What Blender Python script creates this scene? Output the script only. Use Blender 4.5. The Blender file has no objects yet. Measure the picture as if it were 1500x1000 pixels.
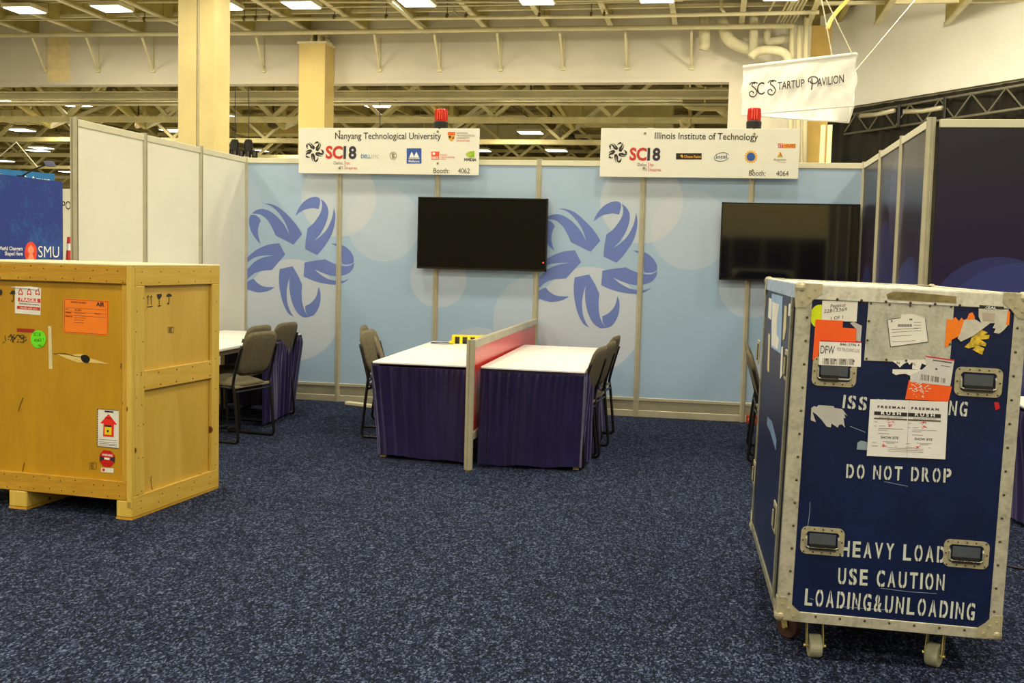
import bpy, bmesh, math, random
from mathutils import Vector, Matrix
from mathutils.geometry import tessellate_polygon
random.seed(7)
PI = math.pi
COL = bpy.context.scene.collection

# ------------------------------------------------------------------ camera, world, exposure, lights
F_PX, YAW, PITCH, ROLL = 1588.82, 0.181288, 0.075808, -0.025448
CAM = Vector((4.67797, -10.37395, 1.47538))
def cam_axes():
    cy, sy, cp, sp = math.cos(YAW), math.sin(YAW), math.cos(PITCH), math.sin(PITCH)
    f = Vector((-sy*cp, cy*cp, -sp)); r = Vector((cy, sy, 0)); d = f.cross(r)
    c, s = math.cos(ROLL), math.sin(ROLL)
    return c*r + s*d, -s*r + c*d, f
CR, CD, CF = cam_axes()
cam_data = bpy.data.cameras.new('camera'); cam = bpy.data.objects.new('camera', cam_data); COL.objects.link(cam)
cam_data.sensor_width = 36; cam_data.lens = F_PX/1500*36; cam_data.clip_end = 300
m = Matrix((CR, -CD, -CF)).transposed().to_4x4(); m.translation = CAM
cam.matrix_world = m
bpy.context.scene.camera = cam
vs = bpy.context.scene.view_settings
vs.view_transform = 'Standard'; vs.look = 'None'; vs.gamma = 1; vs.exposure = -0.28
try: vs.use_curve_mapping = False
except Exception: pass
w = bpy.data.worlds.new('world'); bpy.context.scene.world = w; w.use_nodes = True
w.node_tree.nodes['Background'].inputs[0].default_value = (0.90, 0.775, 0.475, 1)
w.node_tree.nodes['Background'].inputs[1].default_value = 1.1
LAMP_RGB = (1.0, 0.89, 0.61)
NEAR_W, FAR_W = 60.0, 110.0
TINT = (1.0, 0.93, 0.74)

# ------------------------------------------------------------------ helpers
def ray(u, v): return CAM, (CF + CR*((u-750)/F_PX) + CD*((v-500)/F_PX))
def at(u, v, X=None, Y=None, Z=None):           # a point of the photograph brought to a known plane of the hall
    o, d = ray(u, v)
    if X is not None: t = (X-o.x)/d.x
    elif Y is not None: t = (Y-o.y)/d.y
    else: t = (Z-o.z)/d.z
    return o + d*t
def lin(c):
    c = c/255
    return c/12.92 if c <= .04045 else ((c+.055)/1.055)**2.4
def rgb(c, tint=True):
    return tuple(min(.9, lin(x)/(t if tint else 1)) for x, t in zip(c, TINT)) + (1,)

class Nodes:
    def __init__(s, name):
        s.m = bpy.data.materials.new(name); s.m.use_nodes = True; s.t = s.m.node_tree
        s.b = s.t.nodes['Principled BSDF']
    def n(s, typ, **kw):
        nd = s.t.nodes.new(typ)
        for k, v in kw.items(): setattr(nd, k, v)
        return nd
    def l(s, a, b): s.t.links.new(a, b)
    def math(s, op, a, b=None, clamp=False):
        nd = s.n('ShaderNodeMath', operation=op); nd.use_clamp = clamp
        for i, x in enumerate((a, b)):
            if x is None: continue
            if isinstance(x, (int, float)): nd.inputs[i].default_value = x
            else: s.l(x, nd.inputs[i])
        return nd.outputs[0]
    def mix(s, fac, a, b):
        nd = s.n('ShaderNodeMix', data_type='RGBA')
        for i, x in ((0, fac), (6, a), (7, b)):
            if isinstance(x, (int, float, tuple)): nd.inputs[i].default_value = x
            else: s.l(x, nd.inputs[i])
        return nd.outputs[2]
    def noise(s, scale, detail=4, vec=None, rough=.6):
        nd = s.n('ShaderNodeTexNoise'); nd.inputs['Scale'].default_value = scale; nd.inputs['Detail'].default_value = detail
        nd.inputs['Roughness'].default_value = rough
        if vec is not None: s.l(vec, nd.inputs['Vector'])
        return nd.outputs['Fac']
    def ramp(s, fac, stops):
        nd = s.n('ShaderNodeValToRGB'); e = nd.color_ramp.elements
        while len(e) < len(stops): e.new(.5)
        for el, (p, c) in zip(e, stops): el.position = p; el.color = c if len(c) == 4 else (*c, 1)
        s.l(fac, nd.inputs[0]); return nd.outputs[0]
    def pos(s, scale=(1, 1, 1), obj=False):
        mp = s.n('ShaderNodeMapping'); mp.inputs['Scale'].default_value = scale
        if obj: s.l(s.n('ShaderNodeTexCoord').outputs['Object'], mp.inputs[0])
        else: s.l(s.n('ShaderNodeNewGeometry').outputs['Position'], mp.inputs[0])
        return mp.outputs[0]
    def bump(s, h, strength=.3, dist=.01):
        b = s.n('ShaderNodeBump'); b.inputs['Strength'].default_value = strength; b.inputs['Distance'].default_value = dist
        s.l(h, b.inputs['Height']); s.l(b.outputs[0], s.b.inputs['Normal'])

MATS = {}
def mat(name, c, rough=.5, metal=0., var=.06, scale=6., bump=0., bscale=150., spec=.5, tint=True, emit=None, obj=False, stretch=(1, 1, 1)):
    if name in MATS: return MATS[name]
    N = Nodes(name); col = rgb(c, tint)
    N.b.inputs['Roughness'].default_value = rough; N.b.inputs['Metallic'].default_value = metal
    N.b.inputs['Specular IOR Level'].default_value = spec
    p = N.pos(stretch, obj)
    f = N.noise(scale, 3, p)
    lo = tuple(x*(1-var*2) for x in col[:3]) + (1,); hi = tuple(min(1, x*(1+var*2)) for x in col[:3]) + (1,)
    N.l(N.ramp(f, [(.3, lo), (.7, hi)]), N.b.inputs['Base Color'])
    if bump: N.bump(N.noise(bscale, 2, p), bump, .004)
    if emit:
        N.b.inputs['Emission Color'].default_value = (*emit[0], 1); N.b.inputs['Emission Strength'].default_value = emit[1]
    MATS[name] = N.m; return N.m

WM = {None: Matrix.Identity(4)}
def props(o, label=None, cat=None, group=None, kind=None):
    if label: o['label'] = label
    if cat: o['category'] = cat
    if group: o['group'] = group
    if kind: o['kind'] = kind
    return o
def empty(name, M, label=None, cat=None, group=None, kind=None):
    o = bpy.data.objects.new(name, None); COL.objects.link(o); o.empty_display_size = .1
    if not isinstance(M, Matrix): M = Matrix.Translation(Vector(M))
    o.matrix_world = M; WM[o] = M.copy()
    return props(o, label, cat, group, kind)

class MB:
    def __init__(s): s.v = []; s.f = []
    def add(s, vs, fs):
        k = len(s.v); s.v += [Vector(a) for a in vs]; s.f += [tuple(i+k for i in f) for f in fs]; return s
    def obox(s, c, ex, ey, ez):
        c, ex, ey, ez = map(Vector, (c, ex, ey, ez))
        vs = [c+ex*i+ey*j+ez*k for i in (-1, 1) for j in (-1, 1) for k in (-1, 1)]
        return s.add(vs, [(0, 1, 3, 2), (4, 6, 7, 5), (0, 4, 5, 1), (2, 3, 7, 6), (0, 2, 6, 4), (1, 5, 7, 3)])
    def box(s, x0, x1, y0, y1, z0, z1):
        x0, x1 = sorted((x0, x1)); y0, y1 = sorted((y0, y1)); z0, z1 = sorted((z0, z1))
        return s.obox(((x0+x1)/2, (y0+y1)/2, (z0+z1)/2), ((x1-x0)/2, 0, 0), (0, (y1-y0)/2, 0), (0, 0, (z1-z0)/2))
    def beam(s, a, b, w, h, up=(0, 0, 1)):
        a, b, up = Vector(a), Vector(b), Vector(up); d = (b-a); L = d.length; d.normalize()
        if abs(d.dot(up)) > .99: up = Vector((0, 1, 0))
        sd = d.cross(up).normalized(); up = sd.cross(d).normalized()
        return s.obox((a+b)/2, d*L/2, sd*w/2, up*h/2)
    def tube(s, pts, r, n=8, caps=True):
        pts = [Vector(p) for p in pts]; rings = []
        ref = None
        for i, p in enumerate(pts):
            d = (pts[min(i+1, len(pts)-1)]-pts[max(i-1, 0)]).normalized()
            if ref is None: ref = d.cross(Vector((0, 0, 1)) if abs(d.z) < .9 else Vector((0, 1, 0))).normalized()
            ref = (ref-d*ref.dot(d)).normalized(); bi = d.cross(ref)
            rr = r[i] if isinstance(r, (list, tuple)) else r
            rings.append([p+ref*rr*math.cos(2*PI*k/n)+bi*rr*math.sin(2*PI*k/n) for k in range(n)])
        vs = [v for g in rings for v in g]; fs = []
        for i in range(len(rings)-1):
            for k in range(n):
                fs.append((i*n+k, i*n+(k+1) % n, (i+1)*n+(k+1) % n, (i+1)*n+k))
        if caps: fs += [tuple(range(n-1, -1, -1)), tuple((len(rings)-1)*n+k for k in range(n))]
        return s.add(vs, fs)
    def lathe(s, prof, c=(0, 0, 0), axis='z', n=20):
        c = Vector(c); vs = []; fs = []
        for r, h in prof:
            for k in range(n):
                a = 2*PI*k/n; x, y = r*math.cos(a), r*math.sin(a)
                vs.append(c+Vector({'z': (x, y, h), 'x': (h, x, y), 'y': (y, h, x)}[axis]))
        for i in range(len(prof)-1):
            for k in range(n): fs.append((i*n+k, i*n+(k+1) % n, (i+1)*n+(k+1) % n, (i+1)*n+k))
        fs += [tuple(range(n-1, -1, -1)), tuple((len(prof)-1)*n+k for k in range(n))]
        return s.add(vs, fs)
    def prism(s, pts2, z0, z1):
        n = len(pts2); vs = [(x, y, z0) for x, y in pts2]+[(x, y, z1) for x, y in pts2]
        fs = [(i, (i+1) % n, (i+1) % n+n, i+n) for i in range(n)]
        tr = tessellate_polygon([[Vector((x, y, 0)) for x, y in pts2]])
        fs += [tuple(t) for t in tr]+[tuple(i+n for i in t) for t in tr]
        return s.add(vs, fs)
    def build(s, name, material, parent=None, local=False, bevel=0, seg=1, smooth=False, **pk):
        me = bpy.data.meshes.new(name)
        M = WM[parent]
        pts = s.v if local else [M.inverted() @ v for v in s.v]
        lo = Vector([min(p[i] for p in pts) for i in range(3)]); hi = Vector([max(p[i] for p in pts) for i in range(3)])
        c = (lo+hi)/2
        if parent is None: c.z = lo.z
        me.from_pydata([p-c for p in pts], [], s.f)
        bm = bmesh.new(); bm.from_mesh(me); bmesh.ops.recalc_face_normals(bm, faces=bm.faces); bm.to_mesh(me); bm.free()
        if smooth:
            for p in me.polygons: p.use_smooth = True
        me.materials.append(material)
        o = bpy.data.objects.new(name, me); COL.objects.link(o); o.parent = parent; o.location = c
        WM[o] = M @ Matrix.Translation(c)
        if bevel:
            b = o.modifiers.new('bevel', 'BEVEL'); b.width = bevel; b.segments = seg; b.limit_method = 'ANGLE'
        return props(o, **pk)

def smooth_poly(pts, sub=4):                    # (x, y) or (x, y, 1) for a sharp corner
    n = len(pts); out = []
    P = [(p[0], p[1]) for p in pts]; C = [len(p) > 2 for p in pts]
    for i in range(n):
        p1, p2 = P[i], P[(i+1) % n]
        p0 = P[i-1] if not C[i] else (2*p1[0]-p2[0], 2*p1[1]-p2[1])
        p3 = P[(i+2) % n] if not C[(i+1) % n] else (2*p2[0]-p1[0], 2*p2[1]-p1[1])
        if C[i] and C[(i+1) % n]: out.append(p1); continue
        for k in range(sub):
            t = k/sub
            out.append(tuple(.5*((2*p1[j])+(-p0[j]+p2[j])*t+(2*p0[j]-5*p1[j]+4*p2[j]-p3[j])*t*t+(-p0[j]+3*p1[j]-3*p2[j]+p3[j])*t**3) for j in (0, 1)))
    return out

_fc = {}
def glyphs(s, bold=0., res=3):                  # triangulated text in font units: verts2d, faces, cap height
    k = (s, bold, res)
    if k in _fc: return _fc[k]
    cu = bpy.data.curves.new('t', 'FONT'); cu.body = s; cu.size = 1; cu.offset = bold; cu.resolution_u = res
    ob = bpy.data.objects.new('t', cu); COL.objects.link(ob)
    dg = bpy.context.evaluated_depsgraph_get(); dg.update()
    me = ob.evaluated_get(dg).to_mesh()
    v = [(p.co.x, p.co.y) for p in me.vertices]; f = [tuple(p.vertices) for p in me.polygons]
    ob.evaluated_get(dg).to_mesh_clear(); bpy.data.objects.remove(ob); bpy.data.curves.remove(cu)
    _fc[k] = (v, f); return v, f
CAPH = None
def cap():
    global CAPH
    if CAPH is None: CAPH = max(p[1] for p in glyphs('H')[0])
    return CAPH

class Face:                                     # a flat face: origin, right, up, outward normal (world)
    def __init__(s, O, A, B, parent=None):
        s.O, s.A, s.B = Vector(O), Vector(A).normalized(), Vector(B).normalized(); s.N = s.A.cross(s.B).normalized(); s.parent = parent
    def px(s, u, v):
        o, d = ray(u, v); t = (s.O-o).dot(s.N)/d.dot(s.N); p = o+d*t-s.O
        return (p.dot(s.A), p.dot(s.B))
    def w(s, a, b, h=0): return s.O+s.A*a+s.B*b+s.N*h
    def sheet(s, mb, pts, h=.001, th=.0006):
        n = len(pts); vs = [s.w(a, b, h) for a, b in pts]+[s.w(a, b, h+th) for a, b in pts]
        tr = tessellate_polygon([[Vector((a, b, 0)) for a, b in pts]])
        fs = [tuple(i+n for i in t) for t in tr]+[(i, (i+1) % n, (i+1) % n+n, i+n) for i in range(n)]
        return mb.add(vs, fs)
    def poly(s, name, pxs, m, h=.001, parent=None, sm=False, th=.0006, **pk):
        if sm: pxs = smooth_poly(pxs)
        mb = MB(); s.sheet(mb, [s.px(p[0], p[1]) for p in pxs], h, th); return mb.build(name, m, parent or s.parent, **pk)
    def text(s, mb, string, u0, v0, u1, v1, hpx, h=.002, bold=0., stencil=False, shear=0., skip=0.):
        p0, p1 = s.px(u0, v0), s.px(u1, v1); q = s.px(u0, v0-hpx)
        H = math.hypot(q[0]-p0[0], q[1]-p0[1]); L = math.hypot(p1[0]-p0[0], p1[1]-p0[1])
        dx, dy = (p1[0]-p0[0])/L, (p1[1]-p0[1])/L
        if not stencil:
            V, Fc = glyphs(string, bold)
            if not V: return mb
            x0, x1 = min(p[0] for p in V), max(p[0] for p in V)
            P = [((x-x0)/(x1-x0)*L+shear*y/cap()*H, y/cap()*H) for x, y in V]
            mb.add([s.w(p0[0]+x*dx-y*dy, p0[1]+x*dy+y*dx, h) for x, y in P], Fc); return mb
        wid = lambda c: .42 if c in 'I1' else (.55 if c == ' ' else 1.)
        tot = sum(wid(c) for c in string); x = 0
        for c in string:
            cw = wid(c)/tot*L
            if c != ' ':
                V, Fc = glyphs(c, .028, 4); a, b = min(p[0] for p in V), max(p[0] for p in V)
                bm = bmesh.new(); vv = [bm.verts.new(((p[0]-a)/(b-a), max(0, p[1])/cap(), 0)) for p in V]
                for f in Fc:
                    try: bm.faces.new([vv[i] for i in f])
                    except ValueError: pass
                g = {'N': [.36, .66], 'A': [.5], 'O': [.5], 'D': [.34], 'P': [.34], 'R': [.34], 'C': [.52], 'G': [.5], 'U': [.5], 'S': [.5], '&': [.45], 'B': [.34], 'M': [.35, .65], 'K': [.4]}.get(c, [])
                for gx in g:
                    wv = .055
                    for xx in (gx-wv, gx+wv):
                        bmesh.ops.bisect_plane(bm, geom=bm.verts[:]+bm.edges[:]+bm.faces[:], plane_co=(xx, 0, 0), plane_no=(1, 0, 0))
                    dl = [f for f in bm.faces if gx-wv < f.calc_center_median().x < gx+wv]
                    bmesh.ops.delete(bm, geom=dl, context='FACES')
                fw = cw*(.72 if c not in 'I1' else .5); ox = x+(cw-fw)/2
                bm.verts.index_update()
                P = [(ox+q.co.x*fw, min(q.co.y, 1.02)*H) for q in bm.verts]
                mb.add([s.w(p0[0]+px*dx-py*dy, p0[1]+px*dy+py*dx, h) for px, py in P], [tuple(v.index for v in f.verts) for f in bm.faces])
                bm.free()
            x += cw
        return mb
    def lettering(s, lines, m, parent=None, **pk):
        mb = MB()
        for l in lines: s.text(mb, *l[:6], **(l[6] if len(l) > 6 else {}))
        return mb.build('lettering', m, parent or s.parent, **pk)
    def stroke(s, mb, pxs, wpx, h=.002):        # a pen line through pixels
        P = [s.px(*p) for p in pxs]; wd = wpx*abs(s.px(pxs[0][0]+1, pxs[0][1])[0]-s.px(*pxs[0])[0])/2
        for (x0, y0), (x1, y1) in zip(P, P[1:]):
            L = math.hypot(x1-x0, y1-y0) or 1e-6; nx, ny = -(y1-y0)/L*wd, (x1-x0)/L*wd
            mb.add([s.w(x0+nx, y0+ny, h), s.w(x0-nx, y0-ny, h), s.w(x1-nx, y1-ny, h), s.w(x1+nx, y1+ny, h)], [(0, 1, 2, 3)])
        return mb

def disc_px(cx, cy, rx, ry=None, n=24, a0=0, a1=2*PI):
    ry = ry or rx
    return [(cx+rx*math.cos(a0+(a1-a0)*k/n), cy+ry*math.sin(a0+(a1-a0)*k/n)) for k in range(n)]
def rect_px(x0, y0, x1, y1): return [(x0, y0), (x1, y0), (x1, y1), (x0, y1)]
def copy_tree(o, parent=None):
    c = o.copy(); COL.objects.link(c); c.parent = parent
    for ch in o.children: copy_tree(ch, c)
    return c

# ------------------------------------------------------------------ materials
alu = mat('satin_aluminium', (190, 180, 145), .42, .35, .04, 8)
alu_dark = mat('grey_aluminium', (172, 163, 130), .4, .5, .05, 8)
cream_rail = mat('cream_top_rail', (222, 212, 172), .5, 0, .02)
white_panel = mat('white_laminate', (244, 235, 203), .45, 0, .015, 2)
tin_white = mat('table_white', (246, 242, 228), .4, 0, .01)
steel_paint = mat('cream_painted_steel', (196, 180, 120), .6, 0, .08, 1.5)
steel_pale = mat('pale_painted_steel', (208, 194, 146), .6, 0, .06, 1.5)
steel_olive = mat('olive_steel', (176, 158, 84), .7, 0, .12, .6)
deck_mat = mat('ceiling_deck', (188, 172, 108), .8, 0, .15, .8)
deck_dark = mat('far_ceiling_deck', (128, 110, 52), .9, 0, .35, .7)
fascia_mat = mat('fascia_paint', (202, 190, 162), .75, 0, .05, .35)
wall_pale = mat('pale_wall', (250, 242, 218), .7, 0, .03, .3)
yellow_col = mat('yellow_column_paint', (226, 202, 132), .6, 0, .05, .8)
yellow_wall = mat('ochre_wall', (196, 160, 80), .7, 0, .1, .8)
black_mat = mat('black_metal', (26, 25, 24), .45, 0, .1)
drape_mat = mat('black_drape', (30, 26, 18), .95, 0, .4, 1.5, stretch=(3, 3, .6))
concrete = mat('pale_concrete', (190, 180, 150), .7, 0, .1, .5)
lamp_glow = mat('lamp_diffuser', (255, 255, 240), .5, 0, 0, emit=((1, .97, .86), 6))
cable_white = mat('pale_cable', (220, 210, 170), .6)
pipe_white = mat('insulated_pipe', (204, 191, 148), .7, 0, .08, 2)
brown_mat = mat('brown_unit', (84, 66, 30), .8, 0, .2)
ink = mat('dark_ink', (38, 34, 40), .6, tint=False, var=.02)
ink_soft = mat('grey_ink', (120, 112, 100), .6, tint=False, var=.02)
ink_red = mat('red_ink', (196, 58, 42), .6, tint=False, var=.02)
paper = mat('white_paper', (226, 218, 196), .6, 0, .03, 8)
orange_neon = mat('neon_orange_paper', (255, 92, 20), .6, 0, .03, tint=False)
orange_pale = mat('orange_paper', (246, 128, 22), .6, 0, .03, tint=False)

def carpet():
    N = Nodes('blue_carpet'); p = N.pos()
    pc = N.pos((1, .55, 1))
    def cells(sc):
        v = N.n('ShaderNodeTexVoronoi'); v.inputs['Scale'].default_value = sc; N.l(pc, v.inputs['Vector'])
        q = N.n('ShaderNodeSeparateColor'); N.l(v.outputs['Color'], q.inputs[0]); return q.outputs[0], v.outputs['Distance']
    a, da = cells(170); b, _ = cells(75); big = N.noise(.9, 3, p); mid = N.noise(14, 3, p, .7)
    k = N.math('ADD', N.math('MULTIPLY', a, .62), N.math('ADD', N.math('MULTIPLY', b, .22), N.math('MULTIPLY', mid, .25)))
    c = N.ramp(k, [(.25, rgb((9, 11, 19))), (.48, rgb((20, 25, 41))), (.70, rgb((44, 52, 74))), (.92, rgb((104, 112, 132)))])
    c = N.mix(N.math('MULTIPLY', big, .25), c, rgb((20, 23, 38)))
    N.l(c, N.b.inputs['Base Color']); N.b.inputs['Roughness'].default_value = .95
    N.b.inputs['Specular IOR Level'].default_value = .1
    N.bump(k, .6, .008); return N.m
def circles(N, X, Zc, base, lst, soft=.006):
    for cx, cz, r, col, amt in lst:
        d = N.math('SQRT', N.math('ADD', N.math('POWER', N.math('SUBTRACT', X, cx), 2), N.math('POWER', N.math('SUBTRACT', Zc, cz), 2)))
        fac = N.math('MULTIPLY', N.math('MULTIPLY', N.math('SUBTRACT', r, d), 1/soft, True), amt)
        base = N.mix(fac, base, col)
    return base
def blue_print():
    N = Nodes('pale_blue_printed_panel'); g = N.n('ShaderNodeNewGeometry'); sp = N.n('ShaderNodeSeparateXYZ'); N.l(g.outputs['Position'], sp.inputs[0])
    X = N.math('FLOORED_MODULO', N.math('ADD', sp.outputs[0], 3), 3.0) if False else N.math('SUBTRACT', sp.outputs[0], N.math('MULTIPLY', N.math('GREATER_THAN', sp.outputs[0], 3.0), 3.0))
    Z = sp.outputs[2]
    base = N.ramp(N.math('MULTIPLY', Z, .41, True), [(0, rgb((157, 177, 192))), (.45, rgb((153, 178, 193))), (1, rgb((167, 185, 196)))])
    pale = rgb((190, 194, 196)); cream = rgb((204, 202, 190))
    def c(u, v, rp, col, amt):
        p = at(u, v, Y=0); return (p.x, p.z, rp*.00655, col, amt)
    L = [c(429, 454, 79, pale, .9), c(562, 328, 57, pale, .55), c(496, 289, 60, cream, .55), c(642, 408, 44, pale, .6), c(700, 535, 58, pale, .55),
         c(330, 300, 60, pale, .25), c(790, 470, 70, pale, .5)]
    N.l(circles(N, X, Z, base, L), N.b.inputs['Base Color']); N.b.inputs['Roughness'].default_value = .42
    return N.m
def purple_print():
    N = Nodes('purple_printed_panel'); g = N.n('ShaderNodeNewGeometry'); sp = N.n('ShaderNodeSeparateXYZ'); N.l(g.outputs['Position'], sp.inputs[0])
    a = N.math('ADD', sp.outputs[0], sp.outputs[1]); Z = sp.outputs[2]
    base = N.ramp(N.math('MULTIPLY', Z, .41, True), [(0, rgb((28, 22, 62))), (.45, rgb((36, 16, 56))), (.72, rgb((26, 17, 50))), (1, rgb((20, 20, 36)))])
    blue = rgb((50, 56, 110)); p = at(1490, 500, Y=-3.05)
    L = [(p.x-3.05, p.z, .50, blue, .9), (3.4, 1.15, .42, blue, .6), (4.6, 1.35, .5, blue, .55), (4.1, 2.0, .35, rgb((84, 76, 108)), .5), (5.5, 1.2, .3, blue, .7), (4.35, 2.3, .4, rgb((80, 80, 110)), .3)]
    N.l(circles(N, a, Z, base, L), N.b.inputs['Base Color']); N.b.inputs['Roughness'].default_value = .3
    return N.m
def wood(name, c0, c1, stretch, knots=True, scale=3., rough=.55):
    N = Nodes(name); p = N.pos(stretch, True)
    f = N.noise(scale, 5, p, .6); g = N.noise(scale*5, 3, p, .6); broad = N.noise(2.2, 3, N.pos((1, 1, 1), True))
    k = N.math('ADD', N.math('MULTIPLY', f, .6), N.math('MULTIPLY', g, .4))
    c = N.ramp(k, [(.32, rgb(c0)), (.68, rgb(c1))])
    c = N.mix(N.math('MULTIPLY', broad, .35), c, tuple(x*.75 for x in rgb(c0)[:3])+(1,))
    if knots:
        v = N.n('ShaderNodeTexVoronoi'); v.inputs['Scale'].default_value = 9; N.l(N.pos((1, 1, 1), True), v.inputs['Vector'])
        q = N.n('ShaderNodeSeparateColor'); N.l(v.outputs['Color'], q.inputs[0])
        c = N.mix(N.math('MULTIPLY', N.math('SUBTRACT', N.math('MULTIPLY', q.outputs[0], .24), v.outputs['Distance']), 18, True), c, rgb((104, 54, 8)))
    N.l(c, N.b.inputs['Base Color']); N.b.inputs['Roughness'].default_value = rough
    N.bump(k, .25, .003); return N.m
def worn_blue():
    N = Nodes('worn_blue_laminate'); p = N.pos((1, 1, 1), True)
    f = N.noise(5, 4, p); s = N.noise(3, 8, N.pos((1, 9, 14), True), .7)
    c = N.ramp(f, [(.3, rgb((3, 18, 58), False)), (.7, rgb((5, 27, 78), False))])
    c = N.mix(N.math('MULTIPLY', N.math('SUBTRACT', s, .66, True), 3.0, True), c, rgb((70, 80, 104)))
    N.l(c, N.b.inputs['Base Color']); N.b.inputs['Roughness'].default_value = .38
    N.bump(N.noise(160, 2, p), .15, .002); return N.m
def worn_metal(name='worn_aluminium', c=(188, 180, 152), m=.3):
    N = Nodes(name); p = N.pos((1, 1, 1), True)
    f = N.noise(14, 6, p, .7); g = N.noise(70, 3, p, .7)
    k = N.math('ADD', N.math('MULTIPLY', f, .7), N.math('MULTIPLY', g, .3))
    cc = rgb(c)
    N.l(N.ramp(k, [(.3, tuple(x*.5 for x in cc[:3])), (.5, cc), (.7, tuple(min(1, x*1.25) for x in cc[:3]))]), N.b.inputs['Base Color'])
    N.b.inputs['Metallic'].default_value = m; N.b.inputs['Roughness'].default_value = .45
    N.bump(f, .2, .003); return N.m
def satin():
    N = Nodes('purple_satin'); f = N.noise(9, 3, N.pos((1, 1, .3)))
    N.l(N.ramp(f, [(.3, rgb((24, 19, 60), False)), (.7, rgb((38, 30, 84), False))]), N.b.inputs['Base Color'])
    N.b.inputs['Roughness'].default_value = .34; N.b.inputs['Sheen Weight'].default_value = .35; N.b.inputs['Sheen Tint'].default_value = (.5, .45, 1, 1)
    N.bump(N.noise(22, 3, N.pos((1, 1, .5))), .25, .006); return N.m
def gloss(name, c, rough, ior=1.5):
    N = Nodes(name); N.b.inputs['Base Color'].default_value = rgb(c, False); N.b.inputs['Roughness'].default_value = rough; N.b.inputs['IOR'].default_value = ior
    f = N.noise(30, 2, N.pos()); N.l(N.ramp(f, [(0, (rough*.9,)*3), (1, (rough*1.1,)*3)]), N.b.inputs['Roughness']); return N.m

carpet_m, blue_m, purple_m = carpet(), blue_print(), purple_print()
blue_lam, metal_w, satin_m = worn_blue(), worn_metal(), satin()
fabric = mat('olive_grey_fabric', (104, 94, 68), .95, 0, .1, 40, .5, 400)
flower_m = mat('periwinkle_print', (98, 116, 172), .42, 0, .03, 1)

# ------------------------------------------------------------------ the hall
MB().box(-14, 14, -32, 8, -.05, 0).build('floor', carpet_m, kind='structure', label='dark blue speckled carpet')
MB().box(-70, 40, 8, 95, -.06, -.01).build('trim_1', concrete, kind='structure', label='bare concrete floor of the hall beyond')
wall_back = empty('wall_back', (0, 20, 0), kind='structure', label='beige bulkhead over the opening to the next hall')
fx = at(1067, 150, Y=20).x; zb = 6.40
fr = at(1184, 150, Y=20).x
MB().box(-46, fx, 20, 20.4, zb, 9.0).build('bulkhead', fascia_mat, wall_back)
MB().box(fx, fr, 20, 20.4, -.01, 9.0).build('pier', fascia_mat, wall_back)
MB().box(-46, fx, 19.97, 20.0, zb, zb+.1).build('edge_trim', fascia_mat, wall_back)
for (u0, u1) in ((70, 102),):
    a, b = at(u0, 100, Y=19.99), at(u1, 100, Y=19.99)
    MB().box(a.x, b.x, 19.985, 20, zb+.1, 8.0).build('painted_band', mat('tan_paint', (216, 192, 132), .7), wall_back)
MB().box(-75, 40, 90, 90.4, 0, 11).build('wall_far', mat('far_wall_paint', (190, 170, 110), .8, 0, .1, .2), kind='structure')
MB().box(-30, 30, -32.4, -32, 0, 9).build('wall_rear', mat('rear_wall_paint', (200, 182, 120), .8, 0, .05, .4), kind='structure')

ceiling = empty('ceiling', (0, 0, 8.6), kind='structure', label='painted steel ceiling with deep joists')
MB().box(-26, 14, -32, 20.2, 8.98, 9.08).build('deck', deck_mat, ceiling)
jx0 = at(197, 46, Z=7.85).x
J = None
for k in range(-7, 15):
    x = jx0+1.745*k
    if J is None:
        mb = MB(); mb.box(-.03, .03, 6, 20, 7.9, 8.98)
        for q in range(12): mb.box(.03, .05, 18.9-q*1.05, 18.95-q*1.05, 7.9, 8.9)
        J = mb.build('joist', steel_olive, ceiling); K_ = MB().box(-.07, .07, 6, 20, 7.85, 7.9).build('joist_flange', steel_pale, ceiling); k0 = K_.location.copy(); K_.location = (k0.x+x, k0.y, k0.z); y0 = J.location.copy(); J.location = (y0.x+x, y0.y, y0.z)
    else:
        c = J.copy(); COL.objects.link(c); c.parent = ceiling; c.location = (y0.x+x, y0.y, y0.z)
        c = K_.copy(); COL.objects.link(c); c.parent = ceiling; c.location = (k0.x+x, k0.y, k0.z)
for y, z in ((16.2, 8.0), (18.4, 8.05)):
    MB().box(-26, 12, y, y+.12, z, z+.08).build('bridging_angle', steel_pale, ceiling)
far_ceiling = empty('ceiling', (0, 0, 9), kind='structure', label='dark ceiling deck of the hall beyond')
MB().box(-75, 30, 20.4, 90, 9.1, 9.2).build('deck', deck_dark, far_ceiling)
P = None
for k in range(38):
    if P is None: P = MB().box(-64, -63.85, 20.5, 90, 8.75, 9.1).build('purlin', steel_olive, far_ceiling); pl = P.location.copy()
    else:
        c = P.copy(); COL.objects.link(c); c.parent = far_ceiling; c.location = (pl.x+2.4*k, pl.y, pl.z)

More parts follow.
